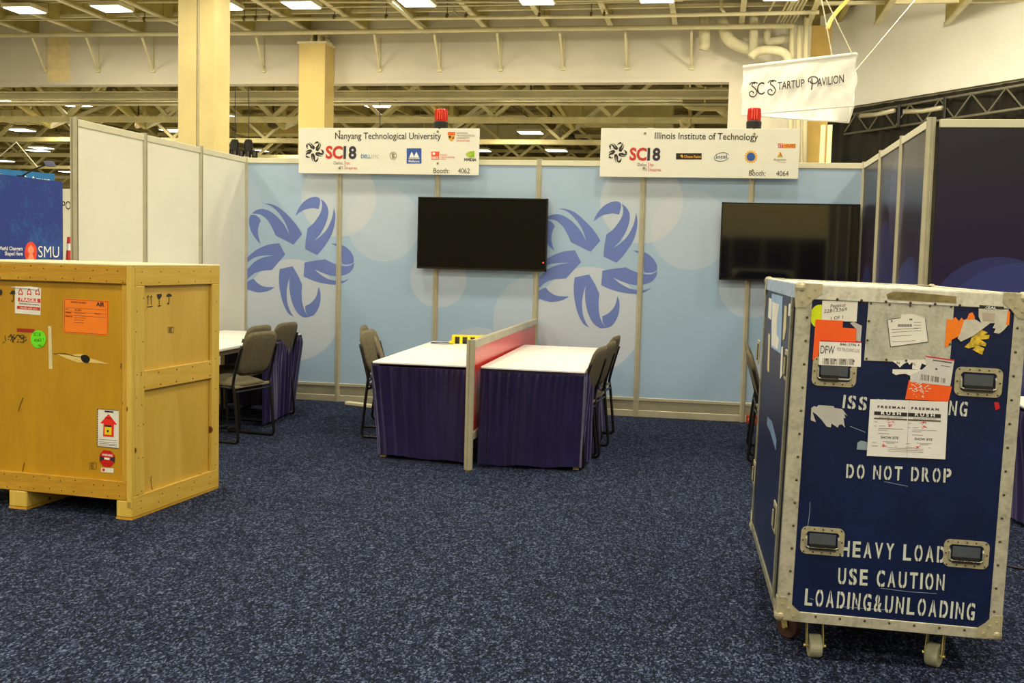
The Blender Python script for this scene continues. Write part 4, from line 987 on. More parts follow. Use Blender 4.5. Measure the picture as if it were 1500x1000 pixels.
# ------------------------------------------------------------------ small things
yel = mat('yellow_plastic', (240, 220, 30), .45, 0, .03, tint=False)
p = Vector((2.62, -1.0, TZ))
a = at(676, 499, Z=TZ); a = Vector((a.x, -1.05, TZ)) if a.y > -.9 else a
t = empty('yellow_case', a, label='open yellow and black tool case lying on the left table by the divider', cat='tool case')
x0, y0 = a.x, a.y
MB().box(x0, x0+.34, y0, y0+.16, TZ, TZ+.03).build('tray', black_mat, t, bevel=.004)
for k in range(5): MB().box(x0-.005+k*.07, x0+.022+k*.07, y0-.006, y0+.03, TZ, TZ+.075).build('yellow_rib', yel, t, bevel=.003)
MB().box(x0, x0+.34, y0-.004, y0+.01, TZ+.062, TZ+.08).build('yellow_edge', yel, t, bevel=.003); MB().box(x0, x0+.34, y0+.01, y0+.15, TZ+.03, TZ+.06).build('insert', mat('dark_grey_plastic', (60, 54, 44), .6), t)
MB().beam((x0+.1, y0+.15, TZ+.06), (x0+.42, y0+.2, TZ+.075), .05, .012).build('lid', yel, t); MB().box(x0-.01, x0+.03, y0-.07, y0-.02, TZ, TZ+.03).build('clasp', yel, t)
pts = curve_px([(x0, y0-.02, TZ+.006), (x0-.08, y0+.03, TZ+.006), (x0-.17, y0-.02, TZ+.006), (x0-.16, y0-.1, TZ+.006), (x0-.05, y0-.14, TZ+.006), (x0+.03, y0-.1, TZ+.006)], 6)
MB().tube(pts, .004, 6).build('network_cable', mat('blue_cable', (60, 80, 120), .5), smooth=True, label='thin blue cable looping out of the yellow case on the left table', cat='cable')
a, b = at(516, 591, Z=.0), at(551, 597, Z=.0); a.y = min(a.y, -.12)
MB().beam((1.17, -.20, .018), (1.53, -.36, .018), .07, .034).build('power_strip', mat('cream_plastic', (226, 214, 166), .5), bevel=.006, label='cream power strip lying on the carpet by the blue wall', cat='power strip')
MB().tube(curve_px([(1.5, -.34, .012), (1.6, -.4, .008), (1.75, -.38, .008), (1.85, -.5, .008)], 5), .006, 6).build('power_cable', black_mat, smooth=True, label='black cable leading from the cream power strip', cat='cable')
t = empty('red_box', (5.07, -.09, 0), label='small red box on the carpet at the foot of the blue wall by the case', cat='box')
MB().box(5.035, 5.135, -.13, -.05, .0, .085).build('body', mat('dull_red', (150, 46, 34), .5, tint=False), t, bevel=.005); MB().box(5.05, 5.12, -.133, -.13, .03, .06).build('label_strip', mat('pink_strip', (206, 120, 100), .5, tint=False), t)
MB().tube(curve_px([(6.1, -4.6, .006), (6.3, -4.7, .006), (6.6, -4.4, .006), (7.2, -4.6, .006)], 6), .006, 6).build('floor_cable', black_mat, smooth=True, label='black cable on the carpet at the right edge', cat='cable')

# ------------------------------------------------------------------ wooden crate
CW, CD_, CH = 1.25, .90, 1.395
CM = Matrix.Translation((1.61, -5.0097, 0)) @ Matrix.Rotation(-.0876, 4, 'Z')
crate = empty('wooden_crate', CM, label='large yellow plywood shipping crate with labels at the left edge', cat='crate')
w_h = wood('pine_horizontal', (170, 118, 14), (216, 164, 44), (.6, .6, 6)); w_v = wood('pine_vertical', (184, 134, 26), (222, 172, 56), (6, 6, .6)); ply = wood('plywood_front', (176, 126, 12), (204, 152, 26), (2, 2, .4), False, 1.5, .4); ply2 = wood('plywood_side', (202, 158, 56), (222, 182, 78), (2, 2, .4), False, 1.5, .45)
w_pale = wood('pine_pale', (204, 164, 56), (228, 192, 88), (6, 6, .6)); w_ph = wood('pine_pale_horizontal', (204, 158, 48), (230, 190, 84), (6, .6, 6))
def cb(name, x0, x1, y0, y1, z0, z1, m_, bv=.003): return MB().box(x0, x1, y0, y1, z0, z1).build(name, m_, crate, local=True, bevel=bv)
zb_ = .105
cb('front_panel', -CW+.02, -.03, .022, .034, zb_+.03, CH-.02, ply, 0)
cb('side_panel', -.034, -.022, .03, CD_-.03, .06, CH-.02, ply2, 0)
cb('rear_panel', -CW+.02, -.03, CD_-.03, CD_-.018, zb_, CH-.02, ply, 0); cb('side_panel', -CW+.02, -CW+.03, .03, CD_-.03, zb_, CH-.02, ply2, 0)
cb('lid', -CW, 0, 0, CD_, CH-.012, CH, wood('lid_plywood', (226, 204, 134), (240, 222, 160), (2, 2, 1), False))
cb('top_plank', -CW, -.035, 0, .022, CH-.107, CH-.012, w_h); cb('bottom_plank', -CW, -.035, 0, .022, zb_, zb_+.105, w_h)
cb('corner_plank', -.068, -.035, .008, .022, zb_+.105, CH-.107, w_v); cb('corner_plank', -.035, -.001, .0, .03, .06, CH-.012, w_pale)
cb('floor_board', -CW, -.03, .02, CD_-.02, zb_, zb_+.02, ply, 0)
cb('side_top_plank', -.022, 0, .03, CD_, CH-.118, CH-.012, w_ph); cb('side_bottom_plank', -.022, .0, .01, CD_, .012, .125, w_ph)
cb('side_post', -.022, 0, .03, .118, .125, CH-.118, w_pale); cb('side_post', -.022, 0, CD_-.085, CD_, .125, CH-.118, w_pale)
cb('middle_plank', -.022, -.002, .118, CD_-.085, .70, .81, w_ph)
for x0 in (-.10, -.80): cb('skid', x0, x0+(.098 if x0 > -.2 else .12), -.0, CD_, .012, zb_, w_pale, .006)
cb('skid_foot', -.10, -.002, .0, CD_, 0, .012, w_v, 0); cb('skid_foot', -.80, -.68, .0, CD_, 0, .012, w_v, 0)
mb = MB()
for z in (CH-.03, CH-.09, zb_+.02, zb_+.08):
    for k in range(13):
        x = -CW+.05+k*.094+random.uniform(-.02, .02); mb.lathe([(.004, -.0008), (.004, .004)], (x, 0, z+random.uniform(-.01, .01)), 'y', 6)
for k in range(7):
    for y in (.05, .1, CD_-.04): mb.lathe([(.004, -.004), (.004, .0008)], (0, y+random.uniform(-.01, .01), .15+k*.17+random.uniform(-.04, .04)), 'x', 6)
for k in range(5):
    for z in (.05, .09, CH-.04, CH-.1, .72, .79): mb.lathe([(.004, -.004), (.004, .0008)], (0, .1+k*.17+random.uniform(-.02, .02), z), 'x', 6)
mb.build('nails', mat('nail_dark', (70, 48, 16), .6), crate, local=True)['kind'] = 'stuff'
FA = CM.to_3x3()
FF = Face(CM @ Vector((0, .022, 0)), FA @ Vector((1, 0, 0)), (0, 0, 1), crate)
FS = Face(CM @ Vector((-.022, 0, 0)), FA @ Vector((0, 1, 0)), (0, 0, 1), crate)
# fragile label
lb = FF.poly('fragile_label', [(22.5, 419.5), (60.5, 422), (59.5, 461.5), (22, 458.5)], paper, label='white and red fragile label', h=.001)
FF.poly('curled_edge', [(15.5, 420), (45, 419.5), (58, 421), (56, 424.5), (44, 422.5), (26, 421)], white_p, .006, lb)
FF.poly('red_band', [(27, 435.5), (59.5, 437.5), (59.3, 443.5), (26.8, 441)], red_p, .002, lb); FF.poly('red_band', [(25.5, 447.5), (59, 450), (58.8, 454.8), (25.2, 452)], red_p, .002, lb)
FF.lettering([('FRAGILE', 30, 440.6, 56, 442.4, 4.6, dict(bold=.02, h=.003)), ('Handle with care', 30, 451.6, 55, 453.6, 2.8, dict(h=.003))], white_p, lb)
FF.lettering([('Delicate Instruments', 28, 445.4, 58, 447.6, 2.8, dict(bold=.01))], ink, lb)
for c in (30.4, 43, 55.3):
    mb = MB(); FF.stroke(mb, [(c-2.6, 431.5), (c-2.4, 427), (c, 422.6), (c+2.4, 427.4), (c+2.6, 432), (c, 430), (c-2.6, 431.5)], 1.3, .002); mb.build('arrow_mark', red_p, lb)
lb = FF.poly('air_label', [(93.5, 436.3), (159.5, 440.5), (158.5, 491.8), (93, 487)], orange_pale, label='orange air freight label', h=.001)
mb = MB(); FF.stroke(mb, [(95, 437.8), (158, 441.8), (157.3, 490), (94.5, 485.6), (95, 437.8)], .6)
for v in (446, 452, 457): FF.stroke(mb, [(96, v+4), (156, v+8)], .4)
for v in (462, 466, 469, 472, 476): FF.stroke(mb, [(109, v-4), (109+random.uniform(14, 22), v-3)], .7)
mb.build('printed_lines', mat('label_brown', (150, 66, 16), .6, tint=False), lb)
FF.lettering([('AIR', 141.2, 448, 153.4, 448.8, 5.6, dict(bold=.045)), ('TRANSPORT AIR FREIGHT', 103.5, 443.3, 127, 444.8, 2.4, dict(bold=.02)), ('to', 96, 453, 101, 453.3, 1.8, dict(bold=.02)), ('SC 2018', 110, 454.6, 119, 455.4, 2.3, dict(bold=.03)), ('Exhibitor', 96, 458.2, 105, 458.8, 2, dict(bold=.03)), ('Booth No', 139, 459.8, 147, 460.3, 2, dict(bold=.03)), ('Carrier Ltd', 96, 463.6, 106, 464.4, 2.2, dict(bold=.03))], ink, lb)
FF.poly('sticker_dot', disc_px(56.5, 496.5, 11.2, 13.2, 28), mat('neon_green', (106, 226, 30), .5, tint=False), .002, label='round neon green sticker')
FF.lettering([('SC18', 49.5, 491.5, 60, 492.2, 5, dict(h=.003)), ('4062 ?', 50.5, 500.6, 65, 499.4, 4.4, dict(h=.003)), ('7K', 56, 508, 62, 508.4, 3.6, dict(h=.003))], ink)
FF.poly('red_tape', [(25, 480.5), (50, 481.8), (51.5, 484), (49, 486.8), (25, 485.6)], mat('dark_red_tape', (160, 34, 18), .5, tint=False), .001, label='strip of dark red tape')
FF.poly('torn_tape', [(70.8, 477), (75.4, 477.6), (77.2, 540.5), (71.8, 540)], mat('old_tape', (214, 196, 140), .6), .001, label='vertical strip of pale old tape')
FF.poly('worn_patch', [(80, 517, 1), (100, 520), (118, 518), (128, 523), (160, 533, 1), (132, 531), (115, 531, 1), (98, 525)], mat('split_wood', (224, 190, 104), .8), .0008, sm=True)
FF.poly('hole', [(119, 521), (127, 520), (132, 525), (129, 531), (121, 529)], mat('hole_black', (14, 10, 4), .9, tint=False), .002, sm=True)
mb = MB(); FF.stroke(mb, [(79, 518), (95, 517.5), (108, 521), (121, 523)], .8)
random.seed(3)
for k in range(26):
    u = 6+random.uniform(0, 32); FF.stroke(mb, [(u, 489+random.uniform(0, 13)), (u+random.uniform(-8, 8), 489+random.uniform(0, 13))], .8)
mb.build('marker_scrawl', ink, crate)
mb = MB()                                                              # umbrella, glass and arrows
um = [(14.6, 430.5, 1), (16.5, 426.5), (20, 424.8), (23.4, 427), (24.6, 431, 1)]
FF.sheet(mb, [FF.px(p[0], p[1]) for p in um], .001)
FF.stroke(mb, [(19.8, 431), (19.6, 441), (17.6, 441.5), (17.3, 439.4)], .9); FF.sheet(mb, [FF.px(*q) for q in disc_px(1, 428, 2.6, 4.6, 14)], .001)
mb.build('handling_marks', ink, crate)
def box_e(F_, mb, x, y, s=4):
    F_.stroke(mb, [(x-s, y-s), (x+s, y-s), (x+s, y+s), (x-s, y+s), (x-s, y-s)], .5); F_.stroke(mb, [(x+s*.4, y-s*.6), (x-s*.5, y-s*.6), (x-s*.5, y+s*.6), (x+s*.4, y+s*.6)], 1); F_.stroke(mb, [(x-s*.5, y), (x+s*.3, y)], 1)
mb = MB(); box_e(FF, mb, 180, 536, 3.4); box_e(FF, mb, 136, 682, 5); FF.stroke(mb, [(27, 602), (30, 592), (34, 582)], 1.1); FF.stroke(mb, [(31, 697), (34, 686), (36, 677)], 1.1); mb.build('pencil_marks', mat('faded_marks', (104, 76, 16), .8, tint=False), crate)
lb = FF.poly('arrow_label', [(143.5, 598.6), (174.4, 601.2), (174.2, 656.5), (143, 653)], paper, label='white label with a red up arrow', h=.001)
for c in ([(143.5, 598.6), (174.4, 601.2)], [(143, 653), (174.2, 656.5)], [(143.3, 599), (142.9, 653)]):
    mb = MB()
    for k in range(16):
        t0, t1 = k/16, (k+.5)/16; q = lambda t_: (c[0][0]+(c[1][0]-c[0][0])*t_, c[0][1]+(c[1][1]-c[0][1])*t_); FF.stroke(mb, [q(t0), q(t1)], 1.6)
    mb.build('striped_border', ink, lb)
FF.poly('red_arrow', [(159.4, 606), (172, 621.8), (167.3, 621.4), (166.8, 640), (151.3, 638.7), (152, 620), (147.3, 619.4)], mat('arrow_red', (232, 40, 24), .5, tint=False), .002, lb)
FF.poly('yellow_square', [(154, 622.8), (164, 623.6), (163.8, 637), (153.6, 636)], mat('label_yellow', (240, 214, 20), .5, tint=False), .003, lb); FF.poly('black_bar', [(154, 621.8), (164, 622.6), (163.9, 625.2), (153.9, 624.4)], ink, .004, lb); FF.poly('black_dot', disc_px(158.6, 631, 1.5, 1.8, 10), ink, .004, lb)
FF.lettering([('CHARGER UP', 152.6, 603.6, 166.4, 604.6, 2.2, dict(bold=.04)), ('THIS SIDE UP', 154, 612.4, 164.4, 613.4, 2, dict(bold=.02, h=.004))][1:], mat('dark_red_print', (130, 10, 8), .5, tint=False), lb)
mb = MB()
for v in (643, 646.5, 649, 651): FF.stroke(mb, [(145.5, v), (172, v+2)], .5)
FF.stroke(mb, [(153.5, 602.2), (166.4, 603.4)], 2.0); mb.build('printed_lines', ink, lb)
oc = [(157.6+6.2*1*x+5*0, 671.2+y) for x, y in ()]
lb = FF.poly('warning_label', [(151.4, 658.8), (162, 660), (168.6, 667), (168.3, 677), (161.8, 684), (151.4, 683), (146.2, 676), (146.4, 665.6)], mat('warning_red', (190, 22, 14), .45, tint=False), .001, label='red octagonal warning label')
FF.poly('black_wedge', [(146.5, 667.4), (152.6, 669.6), (152.4, 672.6), (146.4, 675)], ink, .002, lb); FF.poly('black_wedge', [(168.5, 669), (161.6, 670.4), (161.5, 673.6), (168.3, 677)], ink, .002, lb); FF.poly('white_slot', [(153.2, 669.6), (161, 670.6), (160.9, 673.2), (153, 672.4)], white_p, .002, lb)
FF.lettering([('WARNING', 149.6, 667, 165.4, 668.6, 3, dict(bold=.02))], white_p, lb)
lb = FF.poly('small_label', [(148.6, 684.6), (166.8, 685.6), (166.4, 692.4), (148.4, 691)], paper, .001); FF.poly('red_dot', disc_px(152, 687.8, 2, 2.3, 12), red_p, .002, lb)
# side face marks
mb = MB()
for x in (216.6, 221.2):
    FS.stroke(mb, [(x, 436), (x, 446)], .8); FS.stroke(mb, [(x-1.5, 436), (x, 432.5), (x+1.5, 436)], .8)
FS.stroke(mb, [(215, 449.5), (223, 448.5)], .8)
FS.sheet(mb, [FS.px(*q) for q in [(229.5, 431), (236.4, 430), (236.6, 434), (233, 439), (230.4, 436)]], .001); FS.stroke(mb, [(233, 439), (233, 446)], .8); FS.stroke(mb, [(231, 448), (235.4, 447.4)], .9)
FS.sheet(mb, [FS.px(*q) for q in [(243, 434.6), (244.4, 431), (247.4, 429.6), (250.4, 431), (251.8, 434)]], .001); FS.stroke(mb, [(247.4, 433), (247.4, 444.4), (245.6, 445.2), (245, 443)], .9)
mb.build('handling_marks', ink, crate)
mb = MB(); box_e(FS, mb, 250, 483, 4); box_e(FS, mb, 316.5, 459, 3); FS.stroke(mb, [(222, 697), (220.5, 700), (222, 714), (223.5, 718)], .8); mb.build('pencil_marks', mat('faded_marks2', (120, 90, 30), .8, tint=False), crate)

# ------------------------------------------------------------------ blue flight case
KW, KD, KH = .7934, 1.4311, 1.251
KM = Matrix.Translation((4.9619, -6.2848, .16)) @ Matrix.Rotation(.0334, 4, 'Z') @ Matrix.Rotation(.0013, 4, 'X') @ Matrix.Rotation(.0197, 4, 'Y')
case = empty('flight_case', KM, label='tall worn blue flight case on casters with stencilled lettering at the right', cat='flight case')
def kb(name, x0, x1, y0, y1, z0, z1, m_, bv=0, parent=case, **k): return MB().box(x0, x1, y0, y1, z0, z1).build(name, m_, parent, local=True, bevel=bv, **k)
kb('front_panel', .02, KW-.02, .004, .012, .02, KH-.02, blue_lam); kb('rear_panel', .02, KW-.02, KD-.012, KD-.004, .02, KH-.02, blue_lam)
kb('side_panel', .004, .012, .02, KD-.02, .02, KH-.02, blue_lam); kb('side_panel', KW-.012, KW-.004, .02, KD-.02, .02, KH-.02, blue_lam)
top_al = worn_metal('top_aluminium', (216, 208, 180), .2)
kb('top_panel', .01, KW-.01, .01, KD-.01, KH-.012, KH-.004, top_al); kb('bottom_panel', .01, KW-.01, .01, KD-.01, .004, .012, black_mat)
fl, frr, ft, fb_ = .050, .042, .053, .034
# angle extrusions, one per edge
kb('edge_rail', -.002, .002+fl, -.002, .004, 0, KH, metal_w, .002); kb('edge_rail', KW-frr, KW+.002, -.002, .004, 0, KH, metal_w, .002)
kb('edge_rail', fl, KW-frr, -.002, .0045, KH-ft, KH, top_al, .002); kb('edge_rail', fl, KW-frr, -.002, .0045, -.006, fb_, metal_w, .002)
sm_ = worn_metal('dull_edge', (150, 146, 118), .5)
kb('side_edge_rail', -.002, .006, 0, .035, 0, KH, sm_, .002); kb('side_edge_rail', -.002, .006, KD-.04, KD, 0, KH, sm_, .002)
kb('side_edge_rail', -.002, .006, .035, KD-.04, KH-.055, KH, worn_metal('taped_edge', (170, 186, 200), .1), .002); kb('side_edge_rail', -.002, .006, .035, KD-.04, 0, .035, sm_, .002)
kb('lid_seam', -.005, .006, .15, .185, .03, KH-.05, sm_, .002); kb('lid_seam', -.003, .006, .075, .085, .03, KH-.05, mat('seam_dark', (30, 28, 40), .7), 0)  # second strip is the dark line of the lid seam
kb('edge_rail', -.001, .03, 0, KD, KH-.004, KH+.002, top_al, .001); kb('edge_rail', KW-.03, KW+.001, 0, KD, KH-.004, KH+.002, top_al, .001); kb('edge_rail', 0, KW, 0, .035, KH-.004, KH+.0025, top_al, .001); kb('edge_rail', 0, KW, KD-.03, KD, KH-.004, KH+.002, top_al, .001)
kb('edge_rail', KW-.004, KW+.002, 0, KD, 0, .04, metal_w); kb('edge_rail', KW-.004, KW+.002, 0, .04, 0, KH, metal_w); kb('edge_rail', KW-.004, KW+.002, KD-.04, KD, 0, KH, metal_w)
mb = MB()
def rivet(mb, x, z, y=-.002): mb.lathe([(.0052, y+.001), (.0046, y-.0022), (.002, y-.0034)], (x, 0, z), 'y', 8)
for k in range(13): rivet(mb, .038, .1+k*.086); rivet(mb, KW-.028, .1+k*.086)
for k in range(7): rivet(mb, .14+k*.085, KH-.048); rivet(mb, .14+k*.088, .022)
mb.build('rivets', mat('rivet_dark', (84, 72, 48), .4, .5), case, local=True)['kind'] = 'stuff'
ball = worn_metal('corner_steel', (186, 174, 134), .4)
for x in (0, KW):
    for y in (0, KD):
        for z in (0, KH):
            sx, sy, sz = (1 if x == 0 else -1), (1 if y == 0 else -1), (1 if z == 0 else -1)
            L_ = .085; T_ = .0045; c = Vector((x, y, z)); mb = MB()
            pl_ = [(0, 0), (L_, 0), (L_, .03), (.055, .055), (.03, L_), (0, L_)]
            for ax in range(3):
                q = MB().prism(pl_, 0, 1)
                vv = []
                for v in q.v:
                    o_ = -T_ if v.z < .5 else 0
                    if ax == 0: vv.append(Vector((x+sx*v.x, y+sy*o_, z+sz*v.y)))
                    if ax == 1: vv.append(Vector((x+sx*o_, y+sy*v.x, z+sz*v.y)))
                    if ax == 2: vv.append(Vector((x+sx*v.x, y+sy*v.y, z+sz*o_)))
                mb.add(vv, q.f)
            cc = c+Vector((sx*.012, sy*.012, sz*.012))
            mb.lathe([(.006, -.0215), (.015, -.017), (.0205, -.009), (.022, 0), (.0205, .009), (.015, .017), (.006, .0215)], cc, 'z', 14)
            for a_, b_ in ((.06, .016), (.016, .06), (.04, .045)): mb.lathe([(.005, y-sy*T_-sy*.0), (.004, y-sy*(T_+.003))], (x+sx*a_, 0, z+sz*b_), 'y', 8)
            mb.build('ball_corner', ball, case, local=True)
KA = KM.to_3x3()
KF = Face(KM @ Vector((0, .004, 0)), KA @ Vector((1, 0, 0)), KA @ Vector((0, 0, 1)), case)
KS = Face(KM @ Vector((.004, 0, 0)), KA @ Vector((0, -1, 0)), KA @ Vector((0, 0, 1)), case)
pale_st = mat('stencil_paint', (196, 196, 176), .6, 0, .06, 20)
KF.lettering([('ISS', 1232, 597, 1271, 601, 19, dict(stencil=True)), ('MAINT', 1282, 603, 1350, 607, 19, dict(stencil=True)), ('NG', 1387, 607.5, 1418, 610, 21, dict(stencil=True))], pale_st)
KF.lettering([('DO NOT DROP', 1237, 699.5, 1395, 707, 20, dict(stencil=True))], pale_st)
KF.lettering([('HEAVY LOAD', 1230, 814.5, 1386, 824, 23, dict(stencil=True))], pale_st)
KF.lettering([('USE CAUTION', 1225, 854.5, 1385, 864.5, 23, dict(stencil=True))], pale_st)
KF.lettering([('LOADING&UNLOADING', 1176, 885.5, 1429, 908.5, 24, dict(stencil=True))], pale_st)

def rivet_s(mb, x, z, y): mb.lathe([(.0034, y+.001), (.003, y-.0014)], (x, 0, z), 'y', 6)
def dish(cu, cv, wpx, hpx, tiltpx, partial=False):
    a, b = KF.px(cu, cv); sc = abs(KF.px(cu+1, cv)[0]-a); W_, H_ = wpx*sc, hpx*sc
    # local coordinates of case: x=a, z=b
    h = empty('x', (0, 0, 0)) if False else None
    def rr(w, hh, r, n=5):
        pts = []
        for cx, cz, a0 in ((w/2-r, hh/2-r, 0), (-w/2+r, hh/2-r, PI/2), (-w/2+r, -hh/2+r, PI), (w/2-r, -hh/2+r, 1.5*PI)):
            for k in range(n+1): q = a0+PI/2*k/n; pts.append((cx+r*math.cos(q), cz+r*math.sin(q)))
        return pts
    O_ = rr(W_, H_, .022); I_ = rr(W_*.76, H_*.66, .012); n = len(O_); B__ = rr(W_*.72, H_*.6, .01); bx = .0; vs = []; fs = []
    for pts, y in ((O_, .0035), (O_, -.0005), (I_, -.0005), (B__, .022)):
        vs += [(a+p[0], y, b+p[1]) for p in pts]
    for L_ in range(3):
        for k in range(n): fs.append((L_*n+k, L_*n+(k+1) % n, (L_+1)*n+(k+1) % n, (L_+1)*n+k))
    fs.append(tuple(3*n+k for k in range(n)))
    d = MB().add(vs, fs).build('handle_dish', ball, case, local=True)
    loc = d.location.copy()
    # children are given in case coordinates, converted below
    def sub(mbx, name, m_):
        mbx.v = [KM @ v for v in mbx.v]; return mbx.build(name, m_, d)
    w2, h2 = W_*.32, H_*.2
    sub(MB().tube([(a-w2-.008, .012, b+h2), (a-w2-.008, -.004, b+h2*.3), (a-w2-.008, -.006, b-h2), (a-w2, -.006, b-h2-.004), (a+w2, -.006, b-h2-.004), (a+w2+.008, -.006, b-h2), (a+w2+.008, -.004, b+h2*.3), (a+w2+.008, .012, b+h2)], .0042, 8), 'bail', mat('bail_metal', (176, 168, 140), .3, .7))
    ww = w2*(.95)
    x1 = a+ww if not partial else a+w2*.3
    sub(MB().box(a-ww, x1, -.010, .002, b-h2-.013, b-h2+.009), 'grip', mat('black_grip', (20, 18, 16), .5))
    sub(MB().box(a-ww, a+ww, .0, .004, b-h2+.006, b+h2+.006), 'spring_plate', mat('plate_grey', (96, 100, 100), .35, .5))
    mq = MB()
    for fx_ in (-.42, -.2, 0, .2, .42): rivet_s(mq, a+fx_*W_, b+H_*.42, -.001); rivet_s(mq, a+fx_*W_, b-H_*.42, -.001)
    for sx_ in (-.45, .45): rivet_s(mq, a+sx_*W_, b, -.001)
    sub(mq, 'rivets', mat('rivet_dark', (84, 72, 48), .4, .5))
dish(1222, 544.5, 65, 44, 0, True); dish(1433, 559.5, 70, 45, 0); dish(1204.5, 792, 64, 42, 0); dish(1415, 811, 67, 43, 0)
# side latches
for (u, v) in ((1112.5, 515), (1154, 535), (1106.5, 692), (1137, 757)):
    a, b = KS.px(u, v); yy = -a
    l_ = kb('latch', -.004, .002, yy-.055, yy+.055, b-.06, b+.06, ball, .003)
    mbq = MB().box(-.0075, -.004, yy-.03, yy+.03, b-.04, b+.04); mbq.v = [KM @ v for v in mbq.v]; mbq.build('latch_recess', black_mat, l_)
    mbq = MB().box(-.012, -.007, yy-.012, yy+.012, b-.035, b+.03); mbq.v = [KM @ v for v in mbq.v]; mbq.build('butterfly', ball, l_)
# side papers
KS.poly('side_label', [(1131, 430), (1147, 434), (1144, 518), (1130, 508)], mat('pale_blue_film', (150, 180, 206), .4), .001, label='pale blue plastic document pouch'); KS.poly('side_paper', [(1132, 442), (1142.5, 446), (1139, 470), (1138.5, 490), (1142, 497), (1140, 512), (1131.5, 505)], paper, .002)
KS.poly('side_paper', [(1127, 436), (1131, 438), (1130, 468), (1125.5, 465)], paper, .001); KS.poly('tape_scrap', [(1150, 447), (1153, 449), (1152, 480), (1149.5, 496), (1147, 498), (1148, 475)], mat('old_tape', (214, 196, 140), .6), .001); KS.poly('tape_scrap', [(1126, 488), (1128.5, 490), (1127, 545), (1124.5, 543)], mat('old_tape', (214, 196, 140), .6), .001); KS.poly('side_paper', [(1156, 445), (1160, 444), (1159, 462), (1155, 463)], paper, .001); KS.poly('side_paper', [(1145, 508), (1147.5, 507), (1146, 550), (1143, 555)], paper, .001)
KS.poly('tape_scrap', [(1124.5, 610), (1131, 617), (1138, 645), (1137, 660), (1129, 633), (1124, 622)], mat('residue_blue', (96, 124, 150), .6), .001)
# front labels
plate = KF.poly('label_plate', [(1272.5, 438.5), (1397.5, 444.5), (1391, 533), (1265.5, 527.5)], worn_metal('pale_plate', (188, 182, 158), .15), .001, th=.002, label='riveted pale metal label plate')
mb = MB()
for u, v in ((1275.5, 444), (1303, 446), (1333, 447.5), (1362, 448), (1393, 449), (1272.5, 470), (1270.5, 498), (1269, 525), (1298, 526.5), (1327, 528), (1394, 476), (1391, 504)): a, b = KF.px(u, v); mb.lathe([(.004, -.001), (.003, .003)], (0, 0, 0), 'y', 8) if False else KF.sheet(mb, [(a+.0042*math.cos(q*PI/4), b+.0042*math.sin(q*PI/4)) for q in range(8)], .003, .002)
mb.build('plate_rivets', mat('rivet_dark', (84, 72, 48), .4, .5), plate)
pl2 = KF.poly('shipping_label', [(1299, 467.5), (1320, 465), (1320, 460.5), (1337, 459.5), (1337, 463), (1355.5, 466), (1360, 500.5), (1304, 508.3)], paper, .0036, plate, label='white shipping paper on the plate') if False else KF.poly('shipping_label', [(1299, 467.5), (1320, 465), (1320, 460.5), (1337, 459.5), (1355.5, 466), (1360, 500.5), (1304, 508.3)], paper, .0036, label='white shipping paper framed by a dark line')
mb = MB(); KF.stroke(mb, [(1319, 465.2), (1299.4, 468), (1304.2, 507.8), (1359.4, 500.3), (1355, 465.6)], .9, .0046)
for k in range(16): u = 1315+k*1.35; KF.stroke(mb, [(u, 478.5), (u, 474.4)], .5+.5*(k % 3)/2, .0046)
for v in (482, 486, 492, 500): KF.stroke(mb, [(1306, v+.5), (1306+random.uniform(20, 40), v-1.5)], .5, .0046)
for v in (472, 476, 480, 484): KF.stroke(mb, [(1338, v), (1349, v)], .5, .0046)
KF.text(mb, 'M', 1332, 468.8, 1336, 468.8, 2.4, .0046, .03); KF.text(mb, 'F', 1305, 472.2, 1307.6, 472, 3, .0046, .03)
mb.build('printed_lines', mat('print_indigo', (52, 40, 66), .6, tint=False), pl2)
KF.poly('round_sticker', disc_px(1201, 463.5, 14.5, 17.5, 30), mat('neon_yellow', (216, 232, 10), .5, tint=False), .001, label='round yellow sticker')
nl = KF.poly('handwritten_label', [(1204.5, 440), (1256.5, 441.8), (1254.5, 471), (1203, 469)], paper, .0025, label='white label with black handwriting')
KF.lettering([('Pegasus', 1216, 451, 1238, 448.4, 5.2, dict(h=.0035, shear=.3)), ('22813369', 1206.5, 458.4, 1240, 455, 5, dict(h=.0035, shear=.2)), ('1 OF 1', 1217, 468.4, 1234.5, 466.4, 4.6, dict(h=.0035, shear=.1))], ink, nl)
KF.poly('orange_label', [(1194.5, 467.5), (1234.5, 469.5), (1234, 479.5), (1254.5, 481), (1253.5, 501), (1202, 499), (1197, 527.5), (1190, 526.5)], orange_neon, .0035, label='torn neon orange label')
KF.poly('torn_paper', [(1250, 471), (1262.5, 477), (1260.5, 500), (1254, 499), (1254.5, 482), (1245, 473)], mat('grubby_paper', (176, 170, 156), .7), .0015)
d_ = KF.poly('barcode_label', [(1200.5, 499), (1261.5, 501.5), (1260.5, 537), (1199, 534)], mat('clean_paper', (232, 224, 206), .6), .0045, label='white DFW barcode label with a red stripe')
KF.poly('red_stripe', [(1201, 498), (1261.5, 500.2), (1261.5, 501.8), (1201, 499.6)], mat('crimson', (206, 30, 50), .6, tint=False), .0052, d_)
KF.lettering([('DFW', 1201.4, 517.2, 1222, 518.2, 11.5, dict(h=.0055)), ('84612796 4', 1230, 505.4, 1258.5, 507, 3.4, dict(h=.0055, bold=.01))], ink, d_)
KF.lettering([('PDS TRUCKING LOG', 1225.6, 513.4, 1258.5, 516, 4.8, dict(h=.0055))], ink_soft, d_)
mb = MB()
for k in range(44):
    u = 1205+k*1.1
    if random.random() < .72: KF.stroke(mb, [(u, 533.2+.03*k), (u, 524+.03*k)], .35+.5*random.random(), .0055)
mb.build('barcode', mat('barcode_ink', (92, 84, 74), .6, tint=False), d_)
